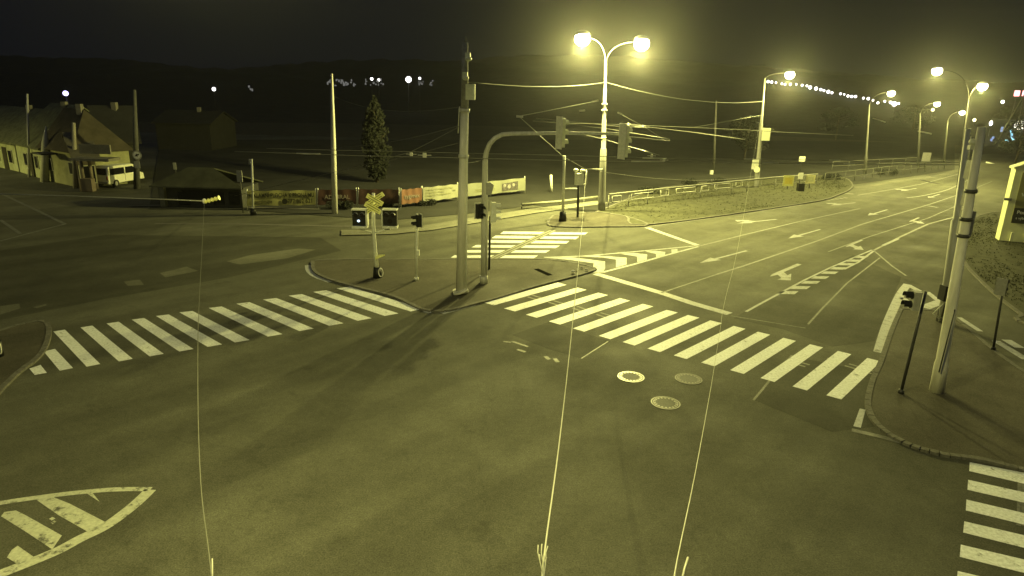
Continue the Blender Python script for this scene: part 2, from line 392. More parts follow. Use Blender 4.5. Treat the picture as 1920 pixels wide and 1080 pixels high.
stripe(m, [(1740,384),(1800,364),(1860,340)], .12)
stripe(m, [(1800,383),(1740,409),(1629,444),(1553,472)], .08)
stripe(m, [(1800,404),(1740,420),(1686,445),(1638,469.5)], .14)
stripe(m, [(635,488),(790,488)], .15)
stripe(m, [(1597,806),(1650,818),(1797,858)], .2)
stripe(m, [(1820,505),(1860,544),(1920,588)], .2)
stripe(m, [(1740,386),(1758,389)], .3)
for i in range(5): stripe(m, [(1551+i*8,375.5-i*1.1),(1555+i*8,375-i*1.1)], .35)
stripe(m, [(1558,359),(1600,364)], .4)
tag(m.build('road_marking', PAINT_W), kind='structure')
m = MB()
stripe(m, [(1640,471),(1673,499),(1699,517)], .1)
stripe(m, [(1650,483),(1588,531),(1542,578),(1515,608)], .08)
stripe(m, [(0,362),(60,390),(122,420)], .22); stripe(m, [(0,452),(60,436),(122,420)], .2); stripe(m, [(0,412),(38,438)], .2)
stripe(m, [(1345,514),(1240,549)], .08)
stripe(m, [(960,640),(990,650)], .12); stripe(m, [(970,655),(985,660)], .14); stripe(m, [(1022,668),(1030,674)], .14); stripe(m, [(1040,672),(1046,679)], .14); stripe(m, [(944,640),(958,642)], .1)
tag(m.build('road_marking', PAINT_F), kind='structure')
# hatched areas
c6 = lambda x, y: (820+x/4, 380+y/4)
m = MB()
stripe(m, [c6(800,410), c6(1100,400), c6(1560,360), c6(1925,325)], .16)
stripe(m, [c6(1240,522), c6(1500,455), c6(1700,398), c6(1960,328)], .18)
flat(m, [c6(795,412), c6(1000,408), c6(1258,440), c6(1258,492), c6(1240,524), c6(1165,524), c6(1172,455), c6(1000,430)])
flat(m, [c6(1090,403), c6(1200,396), c6(1420,412), c6(1420,463), c6(1340,486), c6(1340,426), c6(1250,413)])
flat(m, [c6(1370,383), c6(1470,376), c6(1575,388), c6(1570,428), c6(1500,446), c6(1498,404)])
flat(m, [c6(1560,366), c6(1640,360), c6(1710,370), c6(1705,398), c6(1642,412), c6(1640,384)])
flat(m, [c6(1755,350), c6(1800,346), c6(1802,366), c6(1757,378)])
tag(m.build('hatched_marking', PAINT_H), 'chevron hatched paint tapering away beside the stop line near middle island', 'road marking')
p2 = lambda x, y: (1180+x/3.4286, 330+y/3.4286)
m = MB()
stripe(m, [p2(1560,475), p2(1300,585), p2(1120,672), p2(840,822), p2(750,872)], .12)
stripe(m, [p2(1570,482), p2(1470,555), p2(1380,600)], .12)
for cx, cy in ((1490,522),(1436,544),(1394,567),(1345,594),(1290,622),(1228,653),(1168,684),(1102,718),(1022,750)):
    k = (cy-400)/350; wx = 40+26*k; hy = 5+5*k
    flat(m, [p2(cx-wx-4, cy+hy-2), p2(cx+wx-26, cy+hy), p2(cx+wx, cy-hy+1), p2(cx-wx+24, cy-hy-1)])
stripe(m, [p2(1632,446), p2(1728,402)], .2)
tag(m.build('hatched_marking', PAINT_H), 'ladder of short slanted bars painted between the lanes of the wide road', 'road marking')
m = MB()
stripe(m, smooth_line([(-40,952),(0,943),(90,930),(160,922),(220,917.5),(283,917)]), .16)
stripe(m, smooth_line([(282,918),(250,948),(200,985),(150,1010),(100,1036),(0,1076),(-60,1098)]), .26)
flat(m, [(68,937),(100,932),(130,944),(200,980),(170,1000),(110,966)]); flat(m, [(2,968),(8,960),(30,957),(48,966),(116,1004),(98,1030),(50,998)])
flat(m, [(13,1045),(22,1031),(33,1023),(66,1046),(30,1056)]); flat(m, [(158,922),(172,922),(187,941)])
flat(m, [(92,973),(98,969),(104,972),(97,976)]); flat(m, [(95,980),(101,976),(106,978),(99,983)])
tag(m.build('hatched_marking', paint_mat('patchy_paint', (.46, .47, .40), .42, .05)), 'lens shaped island of worn diagonal bars at the lower left edge', 'road marking')
# arrows: tail px -> tip px, drawn on the road
def arrow(tail, tip, style, label, wd=.16, mtl=PAINT_A):
    a, b = G(*tail, ZP), G(*tip, ZP); t = b-a; L = t.length; t.normalize(); n = Vector((-t.y, t.x, 0)); m = MB()
    def P(u, v): return a+t*u+n*v
    m.add([P(0, -wd/2), P(L*.68, -wd/2), P(L*.68, wd/2), P(0, wd/2)], [(0, 1, 2, 3)])
    if 's' in style: m.add([P(L*.6801, -.34), P(L, 0), P(L*.6801, .34)], [(0, 1, 2)])
    for ch, s in (('r', -1), ('l', 1)):
        if ch in style:
            m.add([P(L*.5, s*wd*.5001), P(L*.66, s*wd*.5001), P(L*.76, s*.5), P(L*.6, s*.5)], [(0, 1, 2, 3)])
            m.add([P(L*.5, s*.5001), P(L*.86, s*.5001), P(L*.78, s*1.0)], [(0, 1, 2)])
            if 's' not in style: m.add([P(L*.6801, -wd/2), P(L*.8, 0), P(L*.6801, wd/2)], [(0, 1, 2)])
    return tag(m.build('lane_arrow', mtl), label, 'lane arrow', 'arrows painted on the lanes')
arrow((1456,411), (1382,419), 'sr', 'forked white arrow in the lane beside the grass, nearest the stop line')
arrow((1604,380), (1557,385), 'sr', 'forked white arrow in the lane beside the grass, further up the road')
arrow((1400,470), (1312,493), 's', 'long white straight arrow just past the chevron hatching')
arrow((1538,430), (1478,447), 's', 'white straight arrow, second in its lane past the chevron hatching')
arrow((1664,393), (1627,404), 's', 'white straight arrow, third in its lane near the far poles')
arrow((1499,495), (1428,525), 'l', 'bent white arrow beside the ladder marking, closest to the camera', .24)
arrow((1616,450), (1577,467), 'l', 'bent white arrow above the top end of the ladder marking')
arrow((1723,408), (1700,418), 'l', 'small bent white arrow left of the paired poles')
arrow((1718,353), (1689,358), 'sr', 'small far white arrow below the dark tyre marks')
arrow((1762,364), (1740,371), 's', 'small far white arrow close to the left pole of the pair')
# manhole covers
def manhole(px, py, label, mt, mc):
    c = G(px, py, .004); t = thing('manhole_cover', c, label, 'manhole cover', 'manhole covers in front of the crossing')
    m = MB(); n = 40
    def ring(r0, r1, z): 
        vs = [c+Vector((r*math.cos(2*math.pi*k/n), r*math.sin(2*math.pi*k/n), z)) for r in (r0, r1) for k in range(n)]
        m.add(vs, [(k, (k+1) % n, n+(k+1) % n, n+k) for k in range(n)])
    ring(.385, .42, .008); ring(.335, .355, .009)
    for k in range(18):
        a = 2*math.pi*k/18; r = Matrix.Rotation(a, 3, 'Z')
        m.add([c+r@Vector(p) for p in ((.275, -.026, .009), (.3345, -.026, .009), (.3345, .026, .009), (.275, .026, .009))], [(0, 1, 2, 3)])
    m.build('rim', mt, t)
    m = MB(); m.tube([c+Vector((0, 0, -.01)), c+Vector((0, 0, .004))], .42, 40); m.build('lid', mc, t)
IRONB = mat('polished_iron', (.42, .41, .36), .35, .25, 12); IROND = mat('dull_iron', (.21, .2, .18), .5, .3, 12); IRONK = mat('manhole_lid', (.11, .108, .1), .7, .3, 20, bump=.5)
manhole(1183, 706.5, 'manhole cover with the brightest worn rim, left of its neighbours', IRONB, IRONK)
manhole(1291, 710.5, 'dull brown manhole cover with a faint rim, nearest the zebra crossing', IROND, IRONK)
manhole(1248, 755.5, 'manhole cover with pale toothed rim, closest to the camera', mat('worn_iron', (.34, .33, .29), .4, .25, 12), IRONK)
# ================================================================== POLES AND LAMPS
def vpole(m, base, top, r0, r1, steps=None, n=14):
    if steps is None: m.tube([base, top], [r0, r1], n); return
    # steps: list of (fraction, radius) in order
    pts = []; rs = []
    for f, r in steps: pts.append(lerp(base, top, f)); rs.append(r)
    m.tube(pts, rs, n)
def band(m, base, top, f, r, h=.06, n=14):
    d = (top-base).normalized(); c = lerp(base, top, f); m.tube([c-d*h/2, c+d*h/2], r, n)
def lamp_light(loc, power, name='lamp_light', parent=None, color=SODIUM, radius=.22, cone=None):
    ld = bpy.data.lights.new(name, 'SPOT' if cone else 'POINT'); ld.energy = power; ld.color = color; ld.shadow_soft_size = radius
    if cone: ld.spot_size = math.radians(cone); ld.spot_blend = .35
    o = bpy.data.objects.new(name, ld); col.objects.link(o); o.location = loc
    if parent is not None:
        o.parent = parent; o.location = Vector(loc)-parent.location
    return o
GLOWM = glow('sodium_lamp_glass', (1.0, .93, .62), 30.0)
GLOWW = glow('white_lamp_glass', (1.0, .97, .92), 6.0)
def head(t, c, d, power, size=1.0, light=True, cone=None):
    """luminaire: housing on top, glowing bowl below; c centre, d horizontal direction of arm"""
    d = Vector((d.x, d.y, 0)).normalized(); n = Vector((-d.y, d.x, 0)); mt = Matrix((d, n, Vector((0, 0, 1)))).transposed()
    m = MB(); m.ell(c+Vector((0, 0, .2*size)), (.42*size, .3*size, .25*size), 16, 6, mt, -.1, 1.0); h = m.build('lamp_housing', LAMPST, t)
    m = MB(); m.ell(c, (.42*size, .40*size, .38*size), 16, 10, mt, -1.0, .6); m.build('lamp_glass', GLOWM, t)
    if light: lamp_light(c-Vector((0, 0, .55*size)), power, parent=t, cone=cone)
def curve3(a, b, c, n=10): return [a*(1-t)**2+b*2*t*(1-t)+c*t*t for t in [i/n for i in range(n+1)]]
def street_lamp(base_px, top_px, heads, label, power, steps, size=1.0, armr=.03, group='street lamps', pm=None, base=None):
    b = base or G(*base_px); dp = b.y; top = D(*top_px, dp)
    t = thing('street_lamp', b, label, 'street lamp', group)
    m = MB(); vpole(m, b, top, 0, 0, steps); m.build('pole', pm or LAMPST, t)
    for (hx, hy, dd) in heads:
        h = D(hx, hy, dp+dd); ctl = Vector(((h.x+top.x)/2*.25+top.x*.75, lerp(top.y, h.y, .25), h.z+.35))
        st = lerp(b, top, .985); m = MB(); dirv = (h-top)
        e = h+Vector((0, 0, .12)); m.tube(curve3(st, Vector((lerp(st.x, h.x, .1), lerp(st.y, h.y, .1), h.z+.2)), e, 12), armr, 8); m.build('arm', BLACK if size < 1.2 else LAMPST, t)
        head(t, h, dirv, power, size)
    return t, b, top
lamp_main, lb_, lt_ = street_lamp((1128,396), (1136,112), [(1092,73,0), (1203,82,0)], 'tall pale street lamp with two blazing heads on curved arms', 23000,
    [(0, .27), (.07, .27), (.08, .26), (.27, .24), (.42, .23), (.425, .17), (.62, .15), (.625, .12), (.82, .11), (.825, .08), (1, .07)], 1.3)
for f in (.425, .5, .68, .72): m = MB(); band(m, lb_, lt_, f, .2, .1); m.build('clamp', STEEL, lamp_main)
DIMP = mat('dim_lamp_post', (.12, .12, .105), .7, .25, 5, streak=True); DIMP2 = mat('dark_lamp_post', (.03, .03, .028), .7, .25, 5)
S4 = [(0, .26), (.04, .24), (.28, .22), (.30, .2), (.45, .16), (1, .06)]
sl2, b2, t2 = street_lamp((1418,352), (1434,146), [(1481,140,0)], 'street lamp with one head and a square box, by the yellow railing signs', 13000, S4, 1.0, .022, group='street lamps')
m = MB(); c = D(1436,252,b2.y-.1); m.box(c, (.75, .25, 1.15)); m.build('box', GREENP, sl2)
m = MB(); c = D(1416,308,b2.y-.3); m.box(c, (.55, .3, .95)); m.build('box', PALEP, sl2)
m = MB(); m.tube([D(1419,318,b2.y-.5), D(1419,318,b2.y-.3)], .28, 16); m.build('dial', GREENP, sl2)
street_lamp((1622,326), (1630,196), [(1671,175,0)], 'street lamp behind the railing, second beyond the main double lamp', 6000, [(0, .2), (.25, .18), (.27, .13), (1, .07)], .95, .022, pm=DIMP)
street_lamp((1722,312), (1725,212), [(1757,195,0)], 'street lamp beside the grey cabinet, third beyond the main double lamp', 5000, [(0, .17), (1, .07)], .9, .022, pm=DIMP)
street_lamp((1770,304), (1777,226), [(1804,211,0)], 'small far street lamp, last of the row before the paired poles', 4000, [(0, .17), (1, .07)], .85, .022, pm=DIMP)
# far double lamp on the right of the road
bR = G(1796,352); bR = Vector((bR.x, bR.y, 0))
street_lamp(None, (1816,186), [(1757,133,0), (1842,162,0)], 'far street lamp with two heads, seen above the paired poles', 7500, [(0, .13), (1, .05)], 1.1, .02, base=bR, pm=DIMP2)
# lamps that stand outside the picture and light its near and left parts
def hidden_lamp(x, y, z, dx, dy, label, power, size=1.2, cone=174):
    b = Vector((x, y, 0)); t = thing('street_lamp', b, label, 'street lamp', 'street lamps')
    m = MB(); vpole(m, b, b+Vector((0, 0, z-.4)), .2, .08); m.build('pole', LAMPST, t)
    h = b+Vector((dx, dy, z)); m = MB(); m.tube(curve3(b+Vector((0, 0, z-.45)), b+Vector((dx*.2, dy*.2, z+.6)), h+Vector((0, 0, .12)), 10), .05, 8); m.build('arm', LAMPST, t)
    head(t, h, Vector((dx, dy, 0)), power, size, cone=cone)
hidden_lamp(-6.2, 5, 11.8, 2.8, 3.2, 'street lamp left of the camera, reaching over the near junction', 7100)
hidden_lamp(-62, 46, 9.0, 1.5, 1.0, 'street lamp in front of the row of houses at far left', 13000)
hidden_lamp(29, 14, 11, -1.6, 1.4, 'street lamp on the right pavement outside the frame', 1300)
# concrete poles
def cpole(base_px, top_px, r0, r1, label, mtl=CONC, steps=None, group='poles', name='concrete_pole', cat='pole', depth=None):
    b = G(*base_px) if depth is None else Vector((D(*base_px, depth).x, depth, 0)); top = D(*top_px, b.y)
    t = thing(name, b, label, cat, group)
    m = MB(); vpole(m, b, top, r0, r1, steps or [(0, r0), (1, r1)]); m.build('shaft', mtl, t)
    return t, b, top
pc, pb, pt_ = cpole((864,551), (871,205), .22, .165, 'thick concrete pole at the near edge of the middle island, tallest in view')
ptop = D(872,80,pb.y)
m = MB(); m.tube([pt_, ptop], [.15, .12], 12); m.tube([ptop, D(873,68,pb.y)], [.05, .03], 6); m.build('upper_shaft', CONC_D, pc)  # darker tone paints in the lamplight ending below this section
for f in (.995, .76): m = MB(); band(m, pb, pt_, f, .215, .14); m.build('clamp', STEEL, pc)
m = MB(); m.tube([D(863,545,pb.y-.25), D(864,548,pb.y-.25)], .34, 16); m.prism([(pb.x+.36*math.cos(a*math.pi/6), pb.y+.36*math.sin(a*math.pi/6)) for a in range(12)], .1, .16); m.build('base', CONC, pc)
m = MB(); m.tube([D(874,543,pb.y-.22), D(875,420,pb.y-.2), D(876,330,pb.y-.18), D(876,215,pb.y-.18)], .03, 6); m.tube([D(859,250,pb.y-.2), D(861,205,pb.y-.16), D(862,200,pb.y-.12)], .022, 6); m.build('conduit', PALEP, pc)
m = MB(); m.box(D(882,172.5,pb.y-.05), (.37, .2, .6)); m.build('box', GREENP, pc)
for x, y in ((872,140), (877,104)):
    m = MB(); c = D(x, y, pb.y-.15); m.box(c, (.2, .14, .2)); m.ell(c-Vector((-.02, 0, .12)), (.14, .14, .1), 10, 5)
    m.build('bracket', GREENP, pc)
cpole((628,401), (622,138), .2, .09, 'slim concrete pole in front of the dark red banner', steps=[(0, .2), (.5, .17), (.7, .13), (1, .07)])
cpole((55,332), (51,176), .12, .08, 'thin grey pole in front of the pale houses', STEEL, name='thin_pole')
pw, _, _ = cpole((142,353), (138,230), .2, .13, 'short pale timber pole beside the porch of the end house', WOOD, name='timber_pole')
pd, pdb, pdt = cpole((257,354), (252,168), .26, .12, 'dark pole carrying a round sign next to the van', mat('weathered_pole', (.085,.085,.08), .9, .3, 4), name='dark_pole')
sg = thing('road_sign', D(257,291,pdb.y-.35), 'round white sign with a black bird-like symbol on the dark pole', 'road sign')
c = D(257,291,pdb.y-.34); fy = Vector((0, -1, 0))
m = MB(); m.tube([c, c+fy*.03], .37, 24); m.build('disc', GREYP, sg)
m = MB(); m.tube([c+fy*.031, c+fy*.035], .29, 24); m.build('face', WHITEP, sg)
m = MB(); m.slab([c+fy*.037+Vector((a, 0, b)) for a, b in ((-.2,-.1),(-.05,-.08),(.06,-.14),(.02,-.04),(.18,.02),(.2,.13),(.08,.08),(-.02,.12),(-.08,.03))], fy*.004); m.build('symbol', BLACK, sg)
m = MB(); c2 = D(257,309,pdb.y-.34); m.box(c2, (.46, .03, .55)); m.build('plate', GREYP, sg)
cpole((1338,327), (1343,188), .14, .1, 'faint dark pole behind the railing with a pale foot', mat('dim_pole', (.06, .06, .055), .8, .3, 4), name='dim_pole')
m = MB(); c = D(1334,323,D(0,0,1).y+ G(1338,327).y-1.2); m.box(c, (.35, .3, .45)); tag(m.build('meter_box', PALEP, origin=c), 'small pale box at the foot of the faint dark pole', 'box')
# right pair of poles
pr, rb, rtp = cpole((1756,737), (1841,238), .24, .15, 'leaning thick concrete pole standing nearest on the right pavement', steps=[(0, .21), (.12, .19), (.14, .165), (1, .1)])
for f in (.62, .68, .78): m = MB(); band(m, rb, rtp, f, .16, .1); m.build('clamp', DSTEEL, pr)
m = MB(); cc = D(1811,418,rb.y+.3); m.box(cc, (.26, .3, .72)); m.build('cabinet', GREYP, pr)
for q, sz in (((1815,372), (.2, .25, .42)), ((1820,318), (.2, .2, .5))): m = MB(); m.box(D(*q, rb.y+.3), sz); m.build('small_box', GREYP, pr)
m = MB(); m.tube([lerp(rb, rtp, .1)+Vector((-.2, -.25, 0)), lerp(rb, rtp, .35)+Vector((-.05, -.25, 0))], .02, 6); m.build('conduit', DSTEEL, pr)
m = MB(); cc = D(1824,266,rb.y+.1); m.ell(cc, (.1, .1, .09)); m.box(cc+Vector((0, 0, -.15)), (.16, .12, .12)); m.build('siren', PALEP, pr)
pl2, qb, qt = cpole((1768,607), (1815,242), .16, .09, 'slimmer leaning steel pole with a black box around its foot', STEEL, steps=[(0, .19), (.55, .17), (.56, .12), (1, .085)], name='steel_pole')
m = MB(); m.box(lerp(qb, qt, .17), (.42, .4, .6)); m.box(lerp(qb, qt, .08), (.3, .3, .6)); m.box(lerp(qb, qt, .02), (.36, .36, .25)); m.build('black_box', BLACK, pl2)
m = MB(); e = qb+Vector((0, -.1, 0)); m.tube([e+Vector((-.1, 0, .1)), e+Vector((-.55, 0, .45)), e+Vector((-.2, 0, .9))], .02, 6); m.build('wire_bracket', PALEP, pl2)
m = MB(); m.tube([D(1816,300,qb.y), D(1821,255,qb.y)], .02, 6); m.build('conduit', PALEP, pl2)
# ================================================================== SIGNALS
def lens_disc(m, c, d, r): m.tube([c, c+d*.02], r, 16)
def sig_head(parent, c, d, n=3, hh=.3, wd=.32, body=BLACK, back=None, lit=None, bw=None, hood=True, hm=None):
    """signal head centred c facing horizontal d"""
    d = Vector((d.x, d.y, 0)).normalized(); s = Vector((-d.y, d.x, 0)); up = Vector((0, 0, 1)); mt = Matrix((s, d, up)).transposed()
    m = MB(); m.box(c, (wd, .2, n*hh), mtx=mt); h = m.build('signal_head', body, parent)
    if back:
        m = MB(); m.box(c-d*.11, (bw or wd*1.25, .025, n*hh*1.12), mtx=mt); m.build('backboard', back, h)
    for k in range(n):
        z = (k-(n-1)/2)*hh; p = c+d*.1+up*z
        m = MB(); lens_disc(m, p, d, wd*.36); m.build('lens', LENS, h)
        if hood:
            m = MB(); r = wd*.4; N = 9; vs = []
            for q in (0, .22):
                for i in range(N):
                    a = math.radians(-20+220*i/(N-1)); vs.append(p+s*r*math.cos(a)+up*r*math.sin(a)+d*(q))
            m.add(vs, [(i, i+1, N+i+1, N+i) for i in range(N-1)]); m.build('hood', hm or body, h)
    return h
# gantry mast
gb = G(907,531,.06); gd = gb.y
mast = thing('signal_mast', gb, 'curved steel mast reaching over the road with traffic light heads', 'traffic signal mast')
m = MB(); path = [gb, D(908,420,gd), D(909.5,300,gd), D(912,285,gd), D(918,270,gd), D(928,259,gd), D(942,252,gd), D(960,250.5,gd), D(1050,249.5,gd), D(1175,251,gd)]
m.tube(path, [.15, .14, .12, .11, .105, .1, .09, .085, .07, .055], 12); m.build('mast_tube', STEEL, mast)
m = MB(); m.tube([D(913.5,500,gd-.15), D(914,400,gd-.15), D(914,300,gd-.14)], .018, 6); m.build('conduit', PALEP, mast)
m = MB(); m.tube([gb, gb+Vector((0, 0, .35))], .19, 12); m.build('base_sleeve', STEEL, mast)
awayR = Vector((.8, .55, 0))
sig_head(mast, D(1052,249,gd-.2), awayR, 3, .4, .34, GREENP, PALEP, bw=.42)
sig_head(mast, D(1170,265,gd-.2), awayR, 3, .44, .36, GREENP, PALEP, bw=.44)
sig_head(mast, D(899,396,gd-.15), Vector((.6, -.8, 0)), 2, .32, .3, BLACK, PALEP)
sig_head(mast, D(925,398,gd-.1), Vector((1, .25, 0)), 3, .29, .26, PALEP, PALEP, bw=.2)
m = MB(); e = Vector((0, .02, 0)); m.slab([D(x, y, gd-.2) for x, y in ((911,343),(920,342),(926,347),(921,367),(911,365))], e); m.build('sign_back', GREYP, mast)
cab = G(917,505,.06); m = MB(); m.tube([cab, D(919,405,cab.y)], .055, 8); tag(m.build('signal_post', DSTEEL, origin=cab), 'slim dark post right behind the curved signal mast', 'post')
# level crossing signal
xb = G(708,520,.06); xd = xb.y
xs = thing('level_crossing_signal', xb, 'level crossing post with double yellow crossbuck and twin light boxes', 'crossing signal')
m = MB(); m.tube([xb, D(703,465,xd), D(700,420,xd), D(700,362,xd)], [.1, .085, .08, .07], 12); m.build('post', PALEP, xs)
def plank(m, a, b, wd, th, y): 
    d = (b-a).normalized(); n = Vector((0, 1, 0)).cross(d).normalized(); o = Vector((0, y, 0)); m.slab([a+n*wd/2+o, b+n*wd/2+o, b-n*wd/2+o, a-n*wd/2+o], Vector((0, -th, 0)))
for (cx, cy) in ((703,374), (699.5,389.5)):
    for k, (a, b) in enumerate((((cx-15, cy+9), (cx+16, cy-11)), ((cx-15, cy-8), (cx+15, cy+9)))):
        A, B = D(*a, xd-.12), D(*b, xd-.12); m = MB(); plank(m, A, B, .21, .02, -.03*k); x = m.build('crossbuck_arm', YELL, xs)
        m = MB(); A2, B2 = lerp(A, B, .13), lerp(A, B, .87); n_ = Vector((0, 1, 0)).cross((B-A).normalized())
        plank(m, A2+n_*.05, B2+n_*.05, .022, .004, -.03*k-.021); plank(m, A2-n_*.05, B2-n_*.05, .022, .004, -.03*k-.021); m.build('dark_outline', BLACK, x)
LITW = glow('white_blue_signal', (.70, .90, 1.0), 2.0)
for sx_, cx, cy in ((-1, 675, 408), (1, 732, 408)):
    c = D(cx, cy, xd-.1); m = MB(); m.box(c, (.62, .28, .7)); bx = m.build('light_box', BLACK, xs)
    m = MB(); ed = Vector((0, 0, 1)); wdt = .66
    m.box(c+Vector((0, -.05, .385)), (wdt, .42, .05)); m.box(c+Vector((0, -.05, -.40)), (wdt, .42, .1)); m.box(c+Vector((-sx_*.33, -.05, 0)), (.05, .42, .7)); m.build('frame', PALEP, bx)
    for q in (-.15, .15):
        m = MB(); m.tube([c+Vector((q, -.15, .15)), c+Vector((q, -.17, .15))], .11, 14); m.build('lens', LENS, bx)
        m = MB(); N = 8; vs = []
        for dd in (-.15, -.36):
            for i in range(N): a = math.radians(10+160*i/(N-1)); vs.append(c+Vector((q+.12*math.cos(a), dd, .15+.12*math.sin(a))))
        m.add(vs, [(i, i+1, N+i+1, N+i) for i in range(N-1)]); m.build('hood', GREYP, bx)
    if sx_ < 0:
        m = MB(); m.ell(c+Vector((-.03, -.17, -.12)), (.065, .03, .055)); m.build('lit_lens', LITW, bx)
    else:
        m = MB(); m.tube([c+Vector((0, -.15, -.14)), c+Vector((0, -.17, -.14))], .11, 14); m.build('lens', LENS, bx)
    m = MB(); m.tube([D(700,437,xd), D(cx, 427+ (2 if sx_ < 0 else 2), xd)], .035, 8); m.build('bracket', PALEP, xs)
m = MB(); m.slab([D(703,481,xd-.15), D(712,479,xd-.1), D(722,479,xd-.1), D(704,487,xd-.35)], Vector((0, 0, .04))); m.build('yellow_shelf', YELL, xs)
m = MB(); m.tube([xb, xb+Vector((0, 0, .5))], [.22, .17], 12); m.build('base_block', BLACK, xs)
m = MB(); c = D(714,511,xd-.25); m.tube([c+Vector((.1*math.cos(a), 0, .2*math.sin(a))) for a in [i*2*math.pi/20 for i in range(21)]], .022, 6); m.build('ring_handle', WHITEP, xs)
# pedestrian / small signals
def ped(base_px, top_px, hc_px, d, label, body=BLACK, postm=PALEP, back=None, extra=None, n=2, hh=.27, wd=.26, grp='small signal posts', r=.05, hm=None):
    b = G(*base_px, .06); t = thing('pedestrian_signal', b, label, 'pedestrian signal', grp); top = D(*top_px, b.y)
    m = MB(); m.tube([b, top], r, 10); m.build('post', postm, t); m = MB(); m.tube([b, b+Vector((0, 0, .12))], r*1.9, 10); m.build('foot', postm, t)
    sig_head(t, D(*hc_px, b.y-.05), d, n, hh, wd, body, back, hm=hm); return t, b
p1, b1 = ped((781,525), (782,401), (785,414), Vector((-.9, -.45, 0)), 'pedestrian signal on a pale post between the crossbuck and thick pole', back=PALEP, r=.055)
m = MB(); m.box(D(784,474,b1.y-.1), (.12, .14, .25)); m.build('push_button_box', PALEP, p1)
ped((1689,737), (1736,546), (1716,563), Vector((-1, .12, 0)), 'pedestrian signal leaning over the right pavement, nearest the zebra crossing', body=GREYP, hm=BLACK, postm=DSTEEL, n=2, hh=.27, wd=.3, r=.045)
ped((1826,655), (1886,522), (1880,540), Vector((.8, .6, 0)), 'slim dark pedestrian signal at the far kerb of the right pavement', body=DSTEEL, postm=DSTEEL, back=PALEP) if False else None
ped((1862,656), (1884,521), (1879,537), Vector((.8, .6, 0)), 'slim dark pedestrian signal at the far kerb of the right pavement', body=DSTEEL, postm=DSTEEL, back=GREYP, r=.04)
ub = G(1055,414,.06); ut = D(1058,292,ub.y)
us = thing('tall_post', ub, 'tall pale post with black foot next to the transformer-like box', 'post')
m = MB(); m.tube([ub, lerp(ub, ut, .8), ut], [.1, .09, .09], 12); m.build('post', PALEP, us)
m = MB(); m.tube([ub, ub+Vector((0, 0, .62))], [.28, .22], 12); m.build('base_block', BLACK, us)
m = MB(); m.tube([D(1057,354,ub.y), D(1082,354,ub.y)], .05, 8); m.build('cross_arm', PALEP, us)
db = G(1083,407,.06); dt = D(1085,345,db.y)
ds = thing('signal_cabinet', db, 'grey box on a dark post with small rounded tops, beside the tall pale post', 'signal box')
m = MB(); m.tube([db, dt], .09, 10); m.build('post', DSTEEL, ds)
m = MB(); m.box(D(1086,336,db.y-.1), (.5, .4, .78), rz=.4); m.build('box', PALEP, ds)
for x, y in ((1080,319), (1092,320)):
    m = MB(); c = D(x, y, db.y-.1); m.ell(c, (.18, .18, .12)); m.box(c-Vector((0, 0, .18)), (.14, .14, .2)); m.build('cap', PALEP, ds)
m = MB(); m.tube([D(1099,318,db.y-.1), D(1099,345,db.y-.1)], .05, 8); m.tube([D(1092,345,db.y-.1), D(1099,345,db.y-.1)], .03, 6); m.build('bracket', PALEP, ds)
sb = G(475,402,.05)
s1 = thing('slim_post', sb, 'slim pale post with dark foot in front of the yellow banner', 'post')
m = MB(); m.tube([sb, D(472,298,sb.y)], .07, 8); m.build('post', PALEP, s1); m = MB(); m.tube([sb, sb+Vector((0, 0, .4))], .2, 10); m.build('base_block', BLACK, s1)
m = MB(); m.box(D(468,303,sb.y), (.08, .12, .35)); m.build('small_plate', GREYP, s1)
lb = G(-6,668,.06); m = MB(); t = thing('signal_post', lb, 'post foot with white ring cut by the left edge of the frame', 'post')
m.tube([lb, D(-14,560,lb.y)], .08, 10); m.build('post', PALEP, t); m = MB(); m.tube([lb, lb+Vector((0, 0, .5))], .2, 12); m.build('base_block', BLACK, t)
m = MB(); c = lb+Vector((.2, -.1, .32)); m.tube([c+Vector((.07*math.cos(a), 0, .2*math.sin(a))) for a in [-1.4+i*2.8/12 for i in range(13)]], .02, 6); m.build('ring_handle', WHITEP, t)
# ================================================================== OVERHEAD WIRES
def wire(name, pts, r, label, mtl=WIRE, group='overhead wires', cat='wire', n=5):
    m = MB(); m.tube(pts, r, n); return tag(m.build(name, mtl, origin=pts[0]), label, cat, group)
def sag(a, b, s, n=14): return [lerp(a, b, i/n)-Vector((0, 0, s*4*(i/n)*(1-i/n))) for i in range(n+1)]
ZW = 5.7
def zw(px): return [G(x, y, ZW) for x, y in px]
def trol(px, r, label, mtl=WIRE, bright=()):
    t = thing('contact_wire', G(*px[0], ZW), label, 'contact wire', 'trolleybus contact wires')
    m = MB(); m.tube(zw(px), r*1.25, 5); m.build('wire', WIREC, t)
    for a, b in bright:
        m = MB(); m.tube(zw([a, b]), r*2.4, 6); m.build('insulator', WIREB, t)
    return t
trol([(500,278),(585,280.5),(760,284),(862,287),(985,289.5),(1095,292),(1250,297),(1430,298.5),(1560,300.5),(1620,302),(1720,303),(1800,305)], .013, 'upper contact wire of the near trolleybus pair', bright=(((1205,296),(1250,297)), ((1395,298.3),(1413,298.4)), ((1555,300.4),(1576,300.8))))
trol([(440,284),(556,287.5),(676,292),(862,296),(990,299),(1110,302),(1300,303),(1440,306),(1600,307.5),(1700,308),(1800,309)], .013, 'lower contact wire of the near trolleybus pair', bright=(((1184,302.5),(1245,302.7)), ((1430,306),(1460,306.2)), ((1582,307.3),(1603,307.5)), ((556,287.5),(600,289))))
trol([(1000,227),(1060,231),(1157,233),(1300,239),(1400,243.5),(1435,246),(1600,254)], .016, 'upper contact wire of the distant trolleybus pair', bright=(((1180,234),(1205,235)),))
